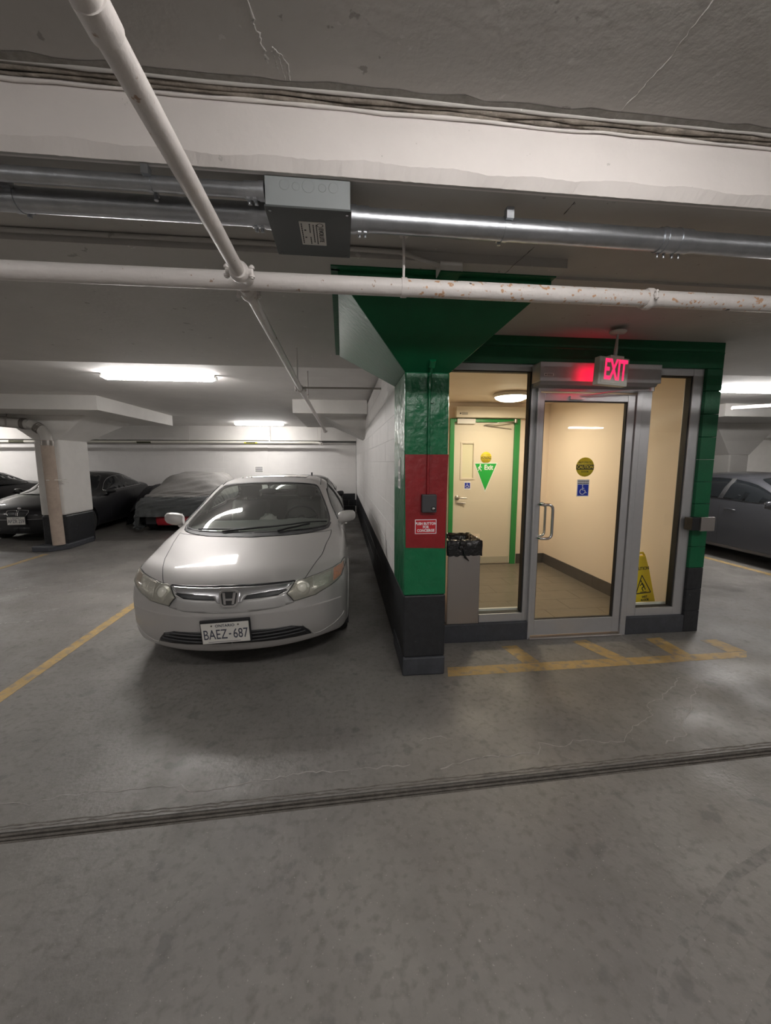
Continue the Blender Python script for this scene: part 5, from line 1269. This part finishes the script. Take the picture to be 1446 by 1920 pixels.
bc, SB = other_car('coupe_car', 'black coupe with a white plate parked behind the left white column', (-6.32, 8.45), 3, BLACKC, prs, .955, .75, 'coupe', doors=False)
plate(bc, 0, -.03, .46, .305, .150, 'APZR 259', bracket=True)
for k in ('left', 'right'): seam(SB, 'door_gap', [SB.proj(k, [(1.72, .86), (1.70, .30), (1.8, .24), (2.75, .24)])], .0035, bc, 0); seam(SB, 'door_gap', [SB.proj(k, [(2.98, .9), (2.92, .4)])], .0035, bc, 0)
prs2 = [(0, 0), (1.06, 1.20), (2.02, 2.10), (2.8, 2.85), (3.2, 3.3), (3.88, 4.1), (4.475, 4.75)]
other_car('sedan_car', 'black sedan at the left edge, beyond the coupe with the white plate', (-9.1, 8.0), 3, BLACKC, prs2, .99, .7, 'plain')
gs, SG = other_car('sedan_car', 'dark grey sedan parked right of the lobby', (7.12, 3.52), 0, GREYC, prs2, 1.0, .7, 'plain')
other_car('sedan_car', 'black car almost hidden behind the silver sedan', (-1.03, 7.95), 0, BLACKC, prs2, .885, .7, 'plain')
other_car('sedan_car', 'dark car roof seen beyond the grey sedan at the far right', (11.0, 9.0), 0, BLACKC, prs, 1.04, .7, 'plain')
# low black covered shape between the coupe and the covered car
m = MB(); prof = []; nx, ny = 26, 30; vs = []
for i in range(nx):
    for j in range(ny):
        u = i/(nx-1)*2-1; v = j/(ny-1)*2-1
        hgt = .98*(1-abs(u)**3.2)*(1-abs(v)**2.6*.55)+.02*math.sin(u*9+v*4)+random.uniform(-.008, .008)
        vs.append((-5.08+u*.30*(1+.1*math.sin(v*5)), 11.6+v*1.05, max(.02, hgt)))
m.add(vs, [(i*ny+j, i*ny+j+1, (i+1)*ny+j+1, (i+1)*ny+j) for i in range(nx-1) for j in range(ny-1)], True)
tag(m.build('covered_motorcycle', M('black_tarp', (.015, .015, .017), .5, bump=.5, bs=12), None), 'low black covered motorcycle between black coupe and covered car', 'motorcycle')

# ================= the covered car
cv_tab = []
for r in CIVIC:
    q = list(r); q[10] = q[8]+.02; q[11] = .22 if q[0] > .05 else q[11]; q[12] = q[8]+.03; q[13] = .10 if q[0] > .05 else q[13]
    q[8] += .02; q[9] = max(.45, q[9]-.05); q[14] *= .35; cv_tab.append(q)
cv_tab[0] = [0, .42, .35, .42, .6, .42, .8, .42, .82, .42, .82, .42, .82, .42, .3]
cv_tab[1] = [.01, .62, .35, .62, .6, .62, .78, .60, .84, .45, .86, .25, .86, .16, .3]
cv_tab[2] = [.04, .72, .35, .72, .6, .72, .78, .70, .86, .45, .89, .22, .90, .12, .3]
cv_tab[3] = [.16, .80, .35, .80, .6, .80, .80, .77, .88, .45, .91, .20, .92, .10, .3]
SC_ = Surf(remap(cv_tab, [(0, 0), (1.06, .75), (2.02, 1.5), (3.2, 2.6), (4.475, 3.4)], .93, 1.02, 1.), 8, 8)
cc = empty('covered_car', (-3.72, 9.25, 0), R(2), label='car under a grey cloth cover with a bit of red bumper showing', cat='car')
G = SC_.G; U, V = np.meshgrid(np.arange(SC_.NU), np.arange(SC_.MV), indexing='ij')
fold = .014*np.sin(U*.35+V*.2)+.010*np.sin(U*.9-V*.5)+.02*np.sin(V*1.1+2*np.sin(U*.1))*np.clip((.75-G[..., 2])/.5, 0, 1)
Gc = G+SC_.N*fold[..., None]
for nm, mt, cond, lb in (('cover_top', COVER2, lambda c_: c_[..., 2] > .80, 'top of the cloth cover with lamp light painted in'), ('cover_skirt', COVER, lambda c_: c_[..., 2] <= .80, 'lower cloth of the cover with shade painted in')):
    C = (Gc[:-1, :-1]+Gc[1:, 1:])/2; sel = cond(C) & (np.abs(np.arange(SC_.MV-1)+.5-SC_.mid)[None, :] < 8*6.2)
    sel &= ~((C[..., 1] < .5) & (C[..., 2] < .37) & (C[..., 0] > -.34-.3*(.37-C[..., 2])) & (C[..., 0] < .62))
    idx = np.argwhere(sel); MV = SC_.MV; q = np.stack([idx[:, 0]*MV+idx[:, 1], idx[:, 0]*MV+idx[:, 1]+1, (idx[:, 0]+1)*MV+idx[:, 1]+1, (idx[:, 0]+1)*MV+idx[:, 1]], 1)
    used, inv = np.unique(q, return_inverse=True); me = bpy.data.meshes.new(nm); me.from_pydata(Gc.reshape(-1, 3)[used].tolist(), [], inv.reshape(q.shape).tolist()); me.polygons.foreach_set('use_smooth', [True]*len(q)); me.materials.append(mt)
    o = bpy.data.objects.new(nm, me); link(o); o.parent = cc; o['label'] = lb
m = MB(); vs = []
for k in range(25):
    x = -.44+1.1*k/24; y_ = .12+.22*abs(x/.8)**3
    for dy, z_ in ((.05, .18), (0, .24), (-.02, .33), (.01, .43), (.2, .45)): vs.append((x, y_+dy, z_))
m.add(vs, [(5*i+j, 5*i+j+1, 5*i+6+j, 5*i+5+j) for i in range(24) for j in range(4)], True); m.build('bumper', M('red_car_paint', (.33, .01, .02), .3, coat=.8), cc, local=True, label='red bumper under the cover')
MB().box(-.7, .7, .25, 3.1, .2, .5).build('underbody', BLK, cc, local=True)
for sx_ in (-.72, .72):
    for wy in (.8, 2.8): wheel(cc, sx_, wy, .3, 1 if sx_ > 0 else -1)
